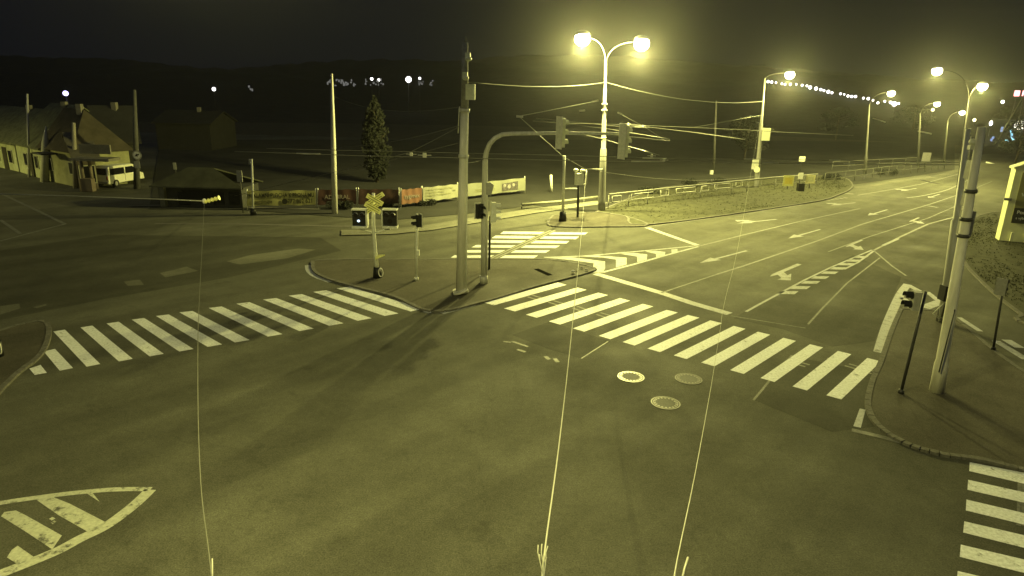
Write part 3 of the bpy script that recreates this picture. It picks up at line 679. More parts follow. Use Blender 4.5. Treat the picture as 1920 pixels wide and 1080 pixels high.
trol([(1005,221.5),(1160,237),(1220,238.5),(1300,248),(1397,261.5)], .016, 'slanting contact wire crossing behind the hanging signals', bright=(((1190,237.8),(1218,238.4)),))
trol([(1060,232),(1137,241),(1190,250),(1256,260.5)], .014, 'short slanting wire ending right of the second hanging signal')
trol([(1090,251),(1135,262),(1165,271),(1205,282),(1236,291)], .018, 'thin wire running down past the lamp post to the wire fittings')
cA = D(861,237,pb.y-.2); cB = D(770,285,26); cC = D(640,320,34)
wire('span_wire', [cA, D(815,262,26.5), cB, D(700,304,30), cC, D(540,343,40), D(430,370,47)], .014, 'span wire from the thick pole down towards the yellow banner')
wire('span_wire', sag(D(862,235,pb.y), D(640,275,40), .2), .012, 'faint span wire from the thick pole to the slim concrete pole')
wire('span_wire', sag(D(873,153,pb.y), D(1135,154,lb_.y), .25), .014, 'high cable between the thick pole and the double lamp')
wire('span_wire', sag(D(1135,154,lb_.y), D(1432,190,b2.y), .6), .02, 'high cable from the double lamp to the lamp with a box')
wire('span_wire', [D(972,218,26), D(1020,209,27), D(1120,189,30)], .014, 'bright span wire rising to the right above the hanging signals', WIREB)
wire('span_wire', [D(973,218,26), D(1010,252,29), D(1055,293,33), D(1098,317,34)], .014, 'bright span wire slanting down to the grey signal box', WIREB)
wire('span_wire', sag(D(872,305,pb.y), D(908,298,gd), .05), .015, 'short stay between the thick pole and the curved mast')
wire('span_wire', [D(1098,317,34), D(1130,317,lb_.y)], .03, 'short stay between the grey signal box and the double lamp', PALEP)
wire('span_wire', [D(1920,178,40), D(1890,230,40), D(1872,262,40)], .03, 'slanting cable at the right edge below the red lights')
for (x, y, dd, r) in ((796,291,27,.09), (771,289,27,.07), (1178,232,57,.08), (1205,236,57,.08), (1222,292,29,.06), (1245,300,29,.06)):
    c = D(x, y, dd); m = MB(); m.box(c, (r*1.6, r, r*2)); m.tube([c-Vector((r*3, 0, 0)), c+Vector((r*3, 0, 0))], r*.25, 5)
    tag(m.build('wire_fitting', STEEL, origin=c), 'small metal fitting joining the overhead trolley wires', 'wire fitting', 'fittings on the overhead wires')
for (a, b, dd, l) in (((968,218), (981,219), 26, 'white insulator at the corner where two bright span wires meet'), ((1110,191), (1122,188), 30, 'white insulator at the right end of the rising span wire'), ((1086,208), (1097,207), 34, 'short white insulator floating between signal and lamp post'), ((1158,211), (1166,214), 40, 'short white insulator right of the lamp post')):
    m = MB(); m.tube([D(*a, dd), D(*b, dd)], .045, 6); tag(m.build('wire_insulator', WIREB, origin=D(*a, dd)), l, 'insulator', 'insulators on the span wires')
wire('span_wire', [D(1090,247,42), D(1160,254,44), D(1256,264,48)], .013, 'thin wire running right between the two hanging signals')
wire('span_wire', [D(1160,212,50), D(1205,236,57), D(1245,262,60)], .016, 'thin wire dropping right from the short insulator beside the lamp post')
wire('span_wire', sag(D(1105,318,40), D(1418,330,60), .5), .015, 'thin low wire from the signal box to the lamp with a box')
wire('span_wire', [D(560,345,40), D(700,309,31), D(860,268,28)], .008, 'very thin wire parallel to the span wire left of the thick pole')
wire('span_wire', sag(D(625,180,G(628,401).y), D(866,200,pb.y), .5), .007, 'very thin cable from the slim concrete pole to the thick pole')
wire('span_wire', [D(1300,239,57), D(1432,215,62)], .014, 'thin stay from the upper contact wire to the lamp with a box')
# long stay wires that start below the camera
def stay(pts, r0, label, r1=None, group='stay wires running up from below the camera', mtl=WIREB):
    P = [Vector(p) for p in smooth_line([tuple(D(x, y, dd)) for x, y, dd in pts], 8)]
    m = MB(); m.tube(P, [lerp(r0, r1 or r0, min(1, 2.2*i/len(P))) for i in range(len(P))], 6); return tag(m.build('stay_wire', mtl, origin=P[0]), label, 'stay wire', group)
stay([(1018,1090,5.2),(1022,1030,5.9),(1050,820,9.5),(1070,640,15),(1086,480,22),(1093,400,28),(1099,320,34)], .011, 'pale stay wire with a frayed tied end, rising to the grey signal box')
stay([(1264,1090,5),(1272,1040,5.5),(1305,880,8),(1334,720,12),(1350,620,17),(1360,560,24),(1388,440,38),(1424,230,62)], .0105, 'pale stay wire leaning right across the road beside the manhole covers', r1=.004)
stay([(398,1095,5),(392,1040,5.6),(376,900,7.5),(371,740,10),(372,600,14),(378,480,19),(383,380,23)], .0065, 'thin stay wire on the left rising to the yellow insulator', mtl=WIRE)
t = thing('wire_end', D(1020,1055,5.4), 'frayed twisted end of the middle stay wire at the bottom edge', 'wire end'); m = MB()
for q in ((1009,1022,1012,1050), (1027,1024,1024,1048), (1016,1020,1018,1052), (1012,1040,1017,1068), (1025,1045,1020,1068)):
    m.tube([D(q[0], q[1], 5.6), D((q[0]+q[2])/2-2, (q[1]+q[3])/2, 5.5), D(q[2], q[3], 5.42), D(1020,1085,5.2)], .006, 5)
m.build('strands', WIREB, t)
wire('cable_end', [D(1278,1095,4.5), D(1284,1066,4.8), D(1290,1046,5)], .013, 'short thick cable end beside the right stay wire', WIREB, cat='cable')
wire('cable_end', [D(398.5,1090,4.5), D(398,1048,4.8)], .007, 'short thin cable end at the bottom left beside the thin stay wire', WIREB, cat='cable')
t = thing('guy_insulator', D(383,378,23), 'bright yellow insulator where the left stay wires meet', 'insulator')
m = MB(); a, b = D(385,378,23), D(411,371,23)
m.tube([lerp(a, b, i/12) for i in range(13)], [.05 if i % 3 else .085 for i in range(13)], 10); m.build('insulator_body', YELL, t)
m = MB(); m.ell(D(383,377,23), (.07, .07, .09)); m.build('clamp', WHITEP, t)
P = [D(x, y, d_) for x, y, d_ in ((383,377,23),(300,373.5,24),(200,370,25),(120,367,26),(60,365.5,27),(-30,363,28))]
wire('stay_wire', P, .02, 'bright nearly level stay wire running to the left edge', WIREB, group='stay wires running up from below the camera', cat='stay wire')
# ================================================================== RAILING AND SIGNS ALONG THE VERGE
RAILM = mat('railing_paint', (.26, .26, .23), .6, .3, 6)
def railing(px, h, npost, label, mtl, r=.035):
    P = [G(x, y, .06) for x, y in px]; t = thing('railing', P[0], label, 'railing')
    up = Vector((0, 0, h)); m = MB(); m.tube([p+up for p in P], r, 6); m.tube([p+up*.45 for p in P], r*.8, 6); m.build('rail', mtl, t)
    tot = sum((P[i+1]-P[i]).length for i in range(len(P)-1))
    for k in range(npost):
        s = tot*k/(npost-1); i = 0
        while i < len(P)-2 and s > (P[i+1]-P[i]).length: s -= (P[i+1]-P[i]).length; i += 1
        q = lerp(P[i], P[i+1], s/(P[i+1]-P[i]).length); m = MB(); m.tube([q-up*.1, q+up], r, 6); m.build('post', mtl, t)
    return t, P
rl, RP = railing([(1140,392),(1250,378),(1350,366),(1445,355),(1530,347)], 1.05, 14, 'long pale railing with white frames between the double lamp and the yellow signs', RAILM)
# thick handrail
m = MB(); m.tube([p+Vector((0, 0, 1.12)) for p in RP], .055, 8); m.build('handrail', RAILM, rl)
for x0, y0, x1, y1 in ((1148,368,1165,379), (1239,356,1254,367), (1316,349,1329,358), (1380,341,1392,350), (1184,364,1225,374), (1268,354,1304,362), (1340,346,1369,354)):
    dd = lerp(RP[0].y, RP[-1].y, (x0-1140)/390.0)*.995; a, b, c, e = D(x0,y0,dd), D(x1,y0-(x1-x0)*.1,dd), D(x1,y1-(x1-x0)*.1,dd), D(x0,y1,dd)
    m = MB(); m.tube([a, b, c, e, a], .035, 5); m.build('panel_frame', mat('frame_paint', (.42, .42, .38), .6, .2, 6), rl)
for k, q in enumerate(((1260,366,1272,369), (1325,357,1340,359))):
    pass
rl2, RP2 = railing([(1545,345),(1620,336),(1700,325),(1770,316)], 1.1, 16, 'darker railing further along, behind the second street lamp', mat('dull_rail', (.14, .14, .12), .7, .3, 6))
rl3, _ = railing([(1560,318),(1640,314),(1720,309)], 1.0, 7, 'thin far rail on the rough ground behind the lamps', mat('dull_rail2', (.22, .22, .19), .7, .3, 6), .03)
RW = [G(x, y, .05) for x, y in ((978,391),(1050,385),(1120,376))]; m = MB(); m.tube([p+Vector((0, 0, .3)) for p in RW], .1, 8)
for p in RW: m.tube([p, p+Vector((0, 0, .25))], .06, 6)
tag(m.build('low_rail', mat('dull_rail3', (.26, .26, .21), .7, .3, 6), origin=RW[0]), 'low thick pale rail left of the double lamp', 'railing')
def board(px0, py0, px1, py1, depth, mtl, name, label, cat, face=None, fl='face', group=None, post=None, tilt=0.0):
    c = D((px0+px1)/2, (py0+py1)/2, depth); a = D(px0, py0, depth); b = D(px1, py1, depth); wd, hh = b.x-a.x, a.z-b.z
    g = G((px0+px1)/2, py1); t = thing(name, Vector((c.x, depth, 0)), label, cat, group)
    m = MB(); m.box(c, (wd, .06, hh)); m.build('board', mtl, t)
    if face: m = MB(); m.box(c+Vector((0, -.034, 0)), (wd*.72, .006, hh*.62)); m.build(fl, face, t)
    m = MB(); m.tube([Vector((c.x, depth+.06, .02)), Vector((c.x, depth+.06, c.z))], .04, 6); m.build('post', DSTEEL, t)
    return t
dS = G(1478,356).y
board(1470, 329, 1487, 349, dS, mat('yellow_board', (.42, .41, .17), .6, .3, 6), 'road_sign', 'yellow rectangular sign in front of the railing end, left of the black bin', 'road sign', mat('faded_symbol', (.4, .34, .07), .7, .3, 5))
board(1513, 328, 1527, 344, dS+1, mat('pale_yellow', (.55, .52, .3), .6, .3, 5), 'road_sign', 'pale yellow sign right of the black bin', 'road sign', mat('faded_symbol2', (.42, .42, .26), .7, .3, 9))
board(1498, 324, 1505, 336, dS+.5, WHITEP, 'notice', 'small white notice between the two yellow signs', 'notice')
board(1499, 293, 1509, 303, dS+14, WHITEP, 'road_sign', 'small white square sign on the dark ground above the yellow signs', 'road sign')
board(1731, 286, 1743, 304, G(1737,316).y, GREYP, 'cabinet', 'grey upright cabinet beside the third street lamp', 'cabinet')
board(443, 320, 455, 341, 45, GREYP, 'road_sign', 'grey sign plate seen on the dark ground left of the slim post', 'road sign')
board(324, 305, 331, 318, 60, GREYP, 'notice', 'tiny pale plate on the dark ground above the hut', 'notice')
m = MB(); c = G(1500,358,.06)+Vector((0, 0, .33)); m.box(c, (.55, .5, .66)); m.box(c+Vector((0, 0, .36)), (.6, .55, .06)); tag(m.build('litter_bin', BLACK, origin=c), 'black litter bin standing in the grass below the yellow signs', 'litter bin')
m = MB(); c = G(1034,360,.05); m.tube([c, D(1033,328,c.y)], .12, 8); tag(m.build('white_post', PALEP, origin=c), 'short thick white post right of the photo banner', 'post')
# ================================================================== BANNER FENCE
def text(s, size, origin, xdir, zdir, mtl, name, parent, maxw=None, ext=.004, align='CENTER'):
    cu = bpy.data.curves.new('t', 'FONT'); cu.body = s; cu.size = size; cu.extrude = ext; cu.align_x = align; cu.align_y = 'CENTER'; cu.offset = size*.012
    ob = bpy.data.objects.new('t', cu); col.objects.link(ob); bpy.context.view_layer.update()
    me = bpy.data.meshes.new_from_object(ob.evaluated_get(bpy.context.evaluated_depsgraph_get())); bpy.data.objects.remove(ob)
    xs_ = [v.co.x for v in me.vertices]; wd = max(xs_)-min(xs_); k = min(1, maxw/wd) if maxw else 1
    xd, zd = Vector(xdir).normalized(), Vector(zdir).normalized(); nd = xd.cross(zd)
    po = parent.location
    for v in me.vertices: v.co = Vector(origin)-po+xd*v.co.x*k+zd*v.co.y+nd*v.co.z
    me.materials.append(mtl); o = bpy.data.objects.new(name, me); col.objects.link(o); o.parent = parent; return o
def banner(tl, tr, br, bl, label, mtl, build=None, posts=True):
    A, B = G(*bl, .3), G(*br, .3)       # bottom hangs 0.3 m above the ground
    At, Bt = D(*tl, A.y), D(*tr, B.y); t = thing('banner', Vector((A.x, A.y, .05)), label, 'banner', 'advertising banners on the fence')
    xd = (B-A).normalized(); nrm = Vector((xd.y, -xd.x, 0)).normalized(); 
    # slightly rippled cloth
    m = MB(); N = 16; vs = []
    for j in range(4):
        for i in range(N+1):
            u = i/N; v = j/3; p = lerp(lerp(A, B, u), lerp(At, Bt, u), v); p = p+nrm*.02*math.sin(u*19+v*2)+Vector((0, 0, (v-.5)*.04*math.sin(u*math.pi*6))); vs.append(p)
    n0 = len(vs); vs += [p-nrm*.015 for p in vs]
    fs = []
    for j in range(3):
        for i in range(N): a = j*(N+1)+i; fs.append((a, a+1, a+N+2, a+N+1)); fs.append((n0+a+N+1, n0+a+N+2, n0+a+1, n0+a))
    m.add(vs, fs, True); m.build('cloth', mtl, t)
    for q in (0, 1):
        p = lerp(A, B, q); pt = lerp(At, Bt, q); m = MB(); m.tube([Vector((p.x, p.y, .03))-nrm*.08, pt-nrm*.08+Vector((0, 0, .12))], .04, 6); m.build('post', PALEP, t)
    if build: build(t, A, B, At, Bt, xd, nrm)
    return t
INK = mat('banner_ink', (.02, .02, .012), .8, .2, 5); INKW = mat('banner_white', (.3, .26, .22), .8, .2, 5); INKG = mat('banner_grey_ink', (.22, .22, .14), .8, .3, 9)
def uv(A, B, At, Bt, u, v, nrm, off=.035): return lerp(lerp(A, B, u), lerp(At, Bt, u), v)+nrm*off
def b_yel(t, A, B, At, Bt, xd, nrm):
    W_ = (B-A).length
    text('REKLAMNÍ PLOCHA K PRONÁJMU', .42, uv(A, B, At, Bt, .5, .68, nrm), xd, (0, 0, 1), INK, 'lettering', t, W_*.94)
    text('kontaktujte', .34, uv(A, B, At, Bt, .22, .26, nrm), xd, (0, 0, 1), INK, 'lettering', t, W_*.28)
    text('777 802 621', .44, uv(A, B, At, Bt, .77, .27, nrm), xd, (0, 0, 1), INK, 'lettering', t, W_*.36)
    c = uv(A, B, At, Bt, .545, .27, nrm); m = MB(); m.tube([c, c+nrm*.01], .2, 16); m.build('phone_symbol', INK, t)
def b_red(s):
    def f(t, A, B, At, Bt, xd, nrm): text(s, .42, uv(A, B, At, Bt, .5, .5, nrm), xd, (0, 0, 1), INKW, 'lettering', t, (B-A).length*.8)
    return f
def b_lines(t, A, B, At, Bt, xd, nrm):
    m = MB(); rnd = random.Random(3)
    for j, v in enumerate((.8, .6, .4, .2)):
        u = .06
        while u < .9:
            l = rnd.uniform(.04, .12); 
            if rnd.random() < .85 and j < 3 or u < .2:
                m.slab([uv(A, B, At, Bt, u, v-.04, nrm), uv(A, B, At, Bt, u+l, v-.04, nrm), uv(A, B, At, Bt, u+l, v+.04, nrm), uv(A, B, At, Bt, u, v+.04, nrm)], nrm*.004)
            u += l+.02
    m.build('blurred_print', INKG, t)
def b_photo(t, A, B, At, Bt, xd, nrm):
    m = MB(); m.slab([uv(A, B, At, Bt, .58, .15, nrm, .03), uv(A, B, At, Bt, .86, .15, nrm, .03), uv(A, B, At, Bt, .86, .8, nrm, .03), uv(A, B, At, Bt, .58, .72, nrm, .03)], nrm*.004); m.build('printed_photo', mat('dark_print', (.1, .09, .09), .8, .7, 7, c2=(.01, .01, .01)), t)
    m = MB()
    for (u, v, ru) in ((.62, .55, .05), (.7, .45, .06), (.78, .55, .05)):
        c = uv(A, B, At, Bt, u, v, nrm, .038); m.tube([c, c+nrm*.004], ru*3, 12)
    m.build('printed_detail', mat('grey_print', (.28, .27, .26), .8, .6, 9), t)
    m = MB()
    for v in (.45, .3): m.slab([uv(A, B, At, Bt, .12, v, nrm, .03), uv(A, B, At, Bt, .45, v, nrm, .03), uv(A, B, At, Bt, .45, v+.06, nrm, .03), uv(A, B, At, Bt, .12, v+.06, nrm, .03)], nrm*.004)
    m.build('blurred_print', INKG, t)
banner((463,358), (592,357), (592,384), (463,386), 'yellow banner with dark lettering and a phone number', mat('yellow_cloth', (.34, .33, .14), .8, .2, 1), b_yel)
banner((596,356), (668,355), (668,383), (596,384), 'dull red banner with faint pale lettering behind the slim concrete pole', mat('red_cloth', (.065, .03, .025), .8, .3, 1), b_red('ADMIRAL'))
banner((672,355), (748,355), (748,382), (672,383), 'dull red banner behind the yellow crossbuck', mat('dark_red_cloth', (.06, .03, .025), .8, .6, 2))
banner((753,356), (791,352), (791,379), (753,383), 'orange red banner with white lettering, left of the cream banner', mat('orange_cloth', (.22, .11, .07), .8, .2, 1), b_red('zygimax'))
banner((793,352), (859,345), (859,370), (793,379), 'cream banner with lines of small print left of the thick pole', mat('cream_cloth', (.26, .26, .2), .8, .2, 1), b_lines)
banner((877,345), (985,333), (985,357), (877,368), 'cream banner with a dark printed photo, right of the thick pole', mat('cream_cloth2', (.19, .195, .15), .8, .2, 1), b_photo)
# billboard at the right edge
bb = G(1873,452,.06); BD = bb.y
P0 = D(1873,452,BD); xdv = Vector((.93, -.36, 0)).normalized(); hgt = (D(1882,318,BD)-P0).length; W_ = 6.4
t = thing('billboard', Vector((P0.x, P0.y, .1)), 'large pale yellow billboard house cut by the right edge of the frame', 'billboard'); base = Vector((P0.x, P0.y, .1)); nb = xdv.cross(Vector((0, 0, 1))).normalized()
def bp_(u, z, o=0.0): return base+xdv*u+Vector((0, 0, z))+nb*o
CREAMY = mat('billboard_cream', (.72, .74, .46), .6, .12, 2)
m = MB(); m.slab([bp_(0, .0), bp_(W_, 0), bp_(W_, hgt), bp_(W_/2, hgt+1.5), bp_(0, hgt)], -nb*.9); m.build('wall', CREAMY, t)
m = MB(); m.slab([bp_(-.12, hgt-.05, .06), bp_(W_/2, hgt+1.5, .06), bp_(W_/2, hgt+1.62, .06), bp_(-.12, hgt+.07, .06)], -nb*1.0); m.slab([bp_(W_/2, hgt+1.5, .06), bp_(W_+.12, hgt-.05, .06), bp_(W_+.12, hgt+.07, .06), bp_(W_/2, hgt+1.62, .06)], -nb*1.0); m.build('roof_edge', mat('cream_trim', (.62, .63, .42), .6, .1, 3), t)
m = MB(); m.slab([bp_(.38, hgt*.27, .01), bp_(W_-.4, hgt*.27, .01), bp_(W_-.4, hgt*.95, .01), bp_(.38, hgt*.95, .01)], nb*.03); m.build('poster', mat('poster_olive', (.26, .25, .10), .7, .2, 1), t)
m = MB(); m.slab([bp_(.38, hgt*.26, .045), bp_(W_-.4, hgt*.26, .045), bp_(W_-.4, hgt*.47, .045), bp_(.38, hgt*.47, .045)], nb*.02); m.build('dark_panel', mat('dark_panel', (.035, .035, .03), .7, .2, 2), t)
text('M', .55, bp_(.62, hgt*.81, .045), xdv, (0, 0, 1), WHITEP, 'lettering', t, align='LEFT'); text('va', .45, bp_(.58, hgt*.66, .045), xdv, (0, 0, 1), PALEP, 'lettering', t, align='LEFT')
text('Poradíme', .30, bp_(.56, hgt*.41, .07), xdv, (0, 0, 1), WHITEP, 'lettering', t, align='LEFT'); text('s výběrem', .22, bp_(.56, hgt*.33, .07), xdv, (0, 0, 1), PALEP, 'lettering', t, align='LEFT')
m = MB()
for k in range(8): m.box(bp_(.6+k*.75, .32, .09), (.16, .12, .55), mtx=Matrix((xdv, nb, Vector((0, 0, 1)))).transposed())
m.build('skirting_blocks', mat('cream_trim', (.62, .63, .42)), t)
m = MB(); m.box(bp_(-.1, hgt*.58, .1), (.4, .2, .16), mtx=Matrix((xdv, nb, Vector((0, 0, 1)))).transposed()); m.build('bracket', CONC_D, t)
# hut behind the left stay insulator
hb = G(300,392); hd = hb.y+1.0
def hutp(x, y, dy=0): return D(x, y, hd+dy)
t = thing('hut', Vector((hutp(376,386).x, hd, .02)), 'low dark kiosk with a shallow mossy roof behind the yellow insulator', 'kiosk')
a, b = hutp(300,386), hutp(455,386); zt = hutp(300,350).z
m = MB(); m.box(((a.x+b.x)/2, hd+1.6, zt/2), (b.x-a.x, 3.2, zt)); m.build('wall', mat('hut_wall', (.05, .05, .045), .9, .4, 1), t)
m = MB(); zr = hutp(376,320).z; x0, x1 = a.x-.4, b.x+.3; xm = (x0+x1)/2-.6
m.slab([Vector((x0, hd-.4, zt+.01)), Vector((x1, hd-.4, zt+.01)), Vector((xm+1.2, hd+1.2, zr)), Vector((xm-.6, hd+1.2, zr))], Vector((0, .05, .08))); m.slab([Vector((xm-.6, hd+1.2, zr)), Vector((xm+1.2, hd+1.2, zr)), Vector((x1, hd+3.4, zt+.01)), Vector((x0, hd+3.4, zt+.01))], Vector((0, .05, .08))); m.build('roof', mat('hut_roof', (.06, .062, .04), .95, .5, .8), t)
m = MB(); m.box(Vector((hutp(372,366).x, hd-.05, hutp(372,366).z)), (2.2, .06, .75)); m.build('sign_board', BLACK, t)
m = MB(); m.box(Vector((hutp(309,372).x, hd-.2, zt/2+.05)), (.35, .35, zt)); m.build('corner_pillar', mat('hut_pillar', (.16, .16, .11), .9, .3, 3), t)
for x in (345, 410, 440):
    m = MB(); q = hutp(x, 372); m.box((q.x, hd-.03, q.z), (.8, .05, .9)); m.build('window', GLASSD, t)
# ================================================================== HOUSES AT FAR LEFT
def house(p0, p1, hz, rz_, dep, label, wall, roof, wins=(), name='house', door=None, gable=False, hip=0.0):
    A, B = Vector(p0), Vector(p1); x = (B-A).normalized(); n = Vector((-x.y, x.x, 0)); 
    if n.y < 0: n = -n
    t = thing(name, A, label, 'house', 'old houses at far left'); up = Vector((0, 0, 1)); L = (B-A).length
    m = MB(); m.prism([(q.x, q.y) for q in (A, B, B+n*dep, A+n*dep)], -.02, hz)
    if hip: pass
    elif not gable:
        for q in (A, B): m.add([q+up*hz, q+n*dep+up*hz, q+n*dep/2+up*(hz+rz_)], [(0, 1, 2)])
    else:
        for q in (A, A+n*dep): m.add([q+up*hz, q+x*L+up*hz, q+x*L/2+up*(hz+rz_)], [(0, 1, 2)])
    m.build('wall', wall, t)
    m = MB(); e = .35
    if hip:
        z0, z1 = up*(hz-.1), up*(hz+rz_); c1, c2, c3, c4 = A-x*e-n*e+z0, B+x*e-n*e+z0, B+x*e+n*(dep+e)+z0, A-x*e+n*(dep+e)+z0; r1, r2 = A+x*.1+n*dep/2+z1, B-x*hip+n*dep/2+z1
        m.add([c1, c2, c3, c4, r1, r2], [(0, 1, 5, 4), (1, 2, 5), (2, 3, 4, 5), (3, 0, 4), (0, 1, 2, 3)])
    elif not gable:
        a0, b0 = A-x*e, B+x*e; m.slab([a0-n*e+up*(hz-.12), b0-n*e+up*(hz-.12), b0+n*dep/2+up*(hz+rz_+.05), a0+n*dep/2+up*(hz+rz_+.05)], up*.14)
        m.slab([a0+n*dep/2+up*(hz+rz_+.05), b0+n*dep/2+up*(hz+rz_+.05), b0+n*(dep+e)+up*(hz-.12), a0+n*(dep+e)+up*(hz-.12)], up*.14)
    else:
        a0, b0 = A-n*e, A+n*(dep+e); mid = x*L/2+up*(hz+rz_+.05)
        m.slab([a0-x*e+up*(hz-.12), a0+mid, b0+mid, b0-x*e+up*(hz-.12)], up*.14); m.slab([a0+mid, a0+x*(L+e)+up*(hz-.12), b0+x*(L+e)+up*(hz-.12), b0+mid], up*.14)
    rf = m.build('roof', roof, t)
    m = MB(); c = A+x*L*.6+n*dep*.45; m.box(c+up*(hz+rz_*.9+.3), (.42, .42, .9)); m.build('chimney', GREYW, rf)
    for (u, z, w_, h_) in wins:
        c = A+x*L*u+up*z; mt = Matrix((x, n, up)).transposed()
        m = MB(); m.box(c-n*.03, (w_+.16, .08, h_+.16), mtx=mt); wf = m.build('window', mat('window_frame', (.35, .35, .25), .7, .2, 5), t)
        m = MB(); m.box(c-n*.075, (w_, .02, h_), mtx=mt); m.build('pane', GLASSD, wf)
    if door:
        c = A+x*L*door+up*1.05; m = MB(); m.box(c-n*.03, (1.0, .08, 2.1), mtx=Matrix((x, n, up)).transposed()); m.build('door', mat('dark_door', (.05, .045, .03), .7, .3, 3), t)
    return t, A, B, x, n
h1 = house(G(-60,300), G(36,322), 2.6, 2.8, 8, 'pale yellow house with a steep lit roof at the left edge', CREAM, ROOFY, ((.66, 1.3, .9, 1.1), (.9, 1.3, .8, 1.1)), door=.8)
h2 = house(G(38,322.5), G(88,338), 2.7, 3.4, 7, 'pale yellow house in the middle of the row with a steep dark roof', CREAM, ROOFY, ((.35, 1.4, .8, 1.0), (.75, 1.4, .7, 1.0)), door=.55)
h3 = house(G(90,338.5), G(150,352), 2.9, 3.2, 4.2, 'end house of the row with a big brown roof and porch', mat('brown_render', (.3, .3, .17), .9, .4, 1), mat('brown_roof', (.07, .06, .04), .9, .4, 1.2), ((.2, 1.5, .5, .9), (.85, 1.5, .7, .9)), hip=2.2)
t, A, B, x, n = h3
m = MB(); c = D(122,292,A.y-1.2); m.tube([c, c+Vector((0, -.12, 0))], .42, 20); m.build('round_sign', BLACK, t)
m = MB(); c = lerp(A, B, .5)-n*1.0+Vector((0, 0, 2.6)); m.box(c, (1.9, 1.2, .12), mtx=Matrix((x, n, Vector((0, 0, 1)))).transposed()); m.build('awning', DSTEEL, t)
# lean-to with canopy behind the timber pole
t, A, B, x, n = house(G(152,356), G(186,354), 2.6, 1.5, 7, 'low grey porch building with a pale canopy beside the timber pole', mat('porch_wall', (.10, .085, .065), .9, .4, 1), ROOF, ((.5, 1.2, 1.0, 1.3),))
m = MB(); c = D(168,293,A.y-1.2); m.box(c+Vector((.4, 0, -.2)), (3.0, 1.6, .2)); m.box(c+Vector((.5, 0, .55)), (2.4, .15, .7)); m.build('canopy', mat('canopy', (.2, .19, .15), .8, .3, 2), t)
for q in (160, 176):
    m = MB(); g = G(q,358); m.tube([g, Vector((g.x, g.y, 2.7))], .13, 8); m.build('pillar', mat('pillar', (.2, .17, .13), .9, .3, 2), t)
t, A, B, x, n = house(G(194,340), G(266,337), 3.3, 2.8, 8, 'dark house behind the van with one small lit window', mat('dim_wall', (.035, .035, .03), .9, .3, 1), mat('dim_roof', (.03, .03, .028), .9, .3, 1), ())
LITWIN = glow('lit_window', (1.0, .95, .85), 1.6)
m = MB(); c = D(213,290,A.y-.1); m.box(c, (.3, .05, .16)); m.build('lit_window', LITWIN, t)
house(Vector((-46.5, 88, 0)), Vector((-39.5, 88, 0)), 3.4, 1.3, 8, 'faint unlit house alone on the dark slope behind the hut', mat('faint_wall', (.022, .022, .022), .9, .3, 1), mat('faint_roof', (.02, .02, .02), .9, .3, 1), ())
m = MB(); c = G(84,341); m.tube([c, D(85,268,c.y), D(86,236,c.y)], [.35, .28, .03], 8); tag(m.build('folded_parasol', mat('parasol', (.5, .5, .4), .8, .2, 3), origin=c), 'tall pointed pale shape like a closed parasol before the end house', 'parasol')
m = MB(); c = G(158,357); c.z = .55; m.box(c+Vector((.75, -.6, 0)), (.9, .5, 1.0)); m.tube([c+Vector((.3, -.9, -.5)), c+Vector((.3, -.9, .5))], .03, 6); tag(m.build('utility_box', mat('utility_box', (.16, .13, .10), .8, .3, 2), origin=c), 'brown utility box between the porch and the van', 'box')
# van
vb = G(206,353); vt = thing('parked_van', vb, 'pale yellow van with dark windows parked beside the dark pole', 'van')
ang = math.radians(78); fx = Vector((math.cos(ang), math.sin(ang), 0)); fyv = Vector((-math.sin(ang), math.cos(ang), 0)); k = 1.0
O = vb
def vp(u, v, z): return O+fx*u+fyv*v+Vector((0, 0, z))
def vside(pts, v0, v1, mtl, name, par, grow=0.0):
    m = MB(); n_ = len(pts); a = [vp(u, v0, z) for u, z in pts]; b = [vp(u, v1, z) for u, z in pts]
    m.add(a+b, [tuple(range(n_)), tuple(range(n_, 2*n_))[::-1]]+[(i, (i+1) % n_, n_+(i+1) % n_, n_+i) for i in range(n_)]); return m.build(name, mtl, par)
VANP = mat('van_paint', (.78, .78, .62), .4, .12, 2)
prof = [(.02, .3), (0, .95), (.08, 1.62), (.2, 1.74), (2.7, 1.74), (2.95, 1.66), (3.45, 1.02), (3.9, .86), (3.98, .35)]
bd = vside(prof, 0, 1.65, VANP, 'body', vt)
mod = bd.modifiers.new('bev', 'BEVEL'); mod.width = .06; mod.segments = 2
for (u0, u1) in ((.22, 1.75), (1.86, 2.75)): vside([(u0, 1.02), (u0+.04, 1.55), (u1 if u1 < 2.5 else u1-.05, 1.55), (u1+.0 if u1 < 2.5 else u1+.45, 1.02)], -.012, .0, GLASSD, 'side_window', vt)
m = MB(); m.slab([vp(-.01, .15, 1.05), vp(-.01, 1.5, 1.05), vp(.055, 1.45, 1.56), vp(.055, .2, 1.56)], -fx*.012); m.build('rear_window', GLASSD, vt)
m = MB(); m.slab([vp(3.42, .15, 1.08), vp(3.42, 1.5, 1.08), vp(3.0, 1.42, 1.6), vp(3.0, .22, 1.6)], fx*.03+Vector((0, 0, .02))); m.build('windscreen', GLASSD, vt)
m = MB(); m.box(vp(-.04, .82, .42), (.1, 1.6, .16), rz=ang); m.build('rear_bumper', GREYP, vt)
m = MB(); m.box(vp(1.8, -.01, .9), (.02, .01, .9), rz=ang); m.box(vp(1.72, -.015, .98), (.14, .02, .03), rz=ang); m.build('door_seam', DSTEEL, vt)
for vv in (.12, 1.52):
    m = MB(); m.box(vp(-.02, vv, .8), (.03, .1, .3), rz=ang); m.build('tail_light', mat('tail_light', (.25, .04, .03), .4, .2, 5), vt)
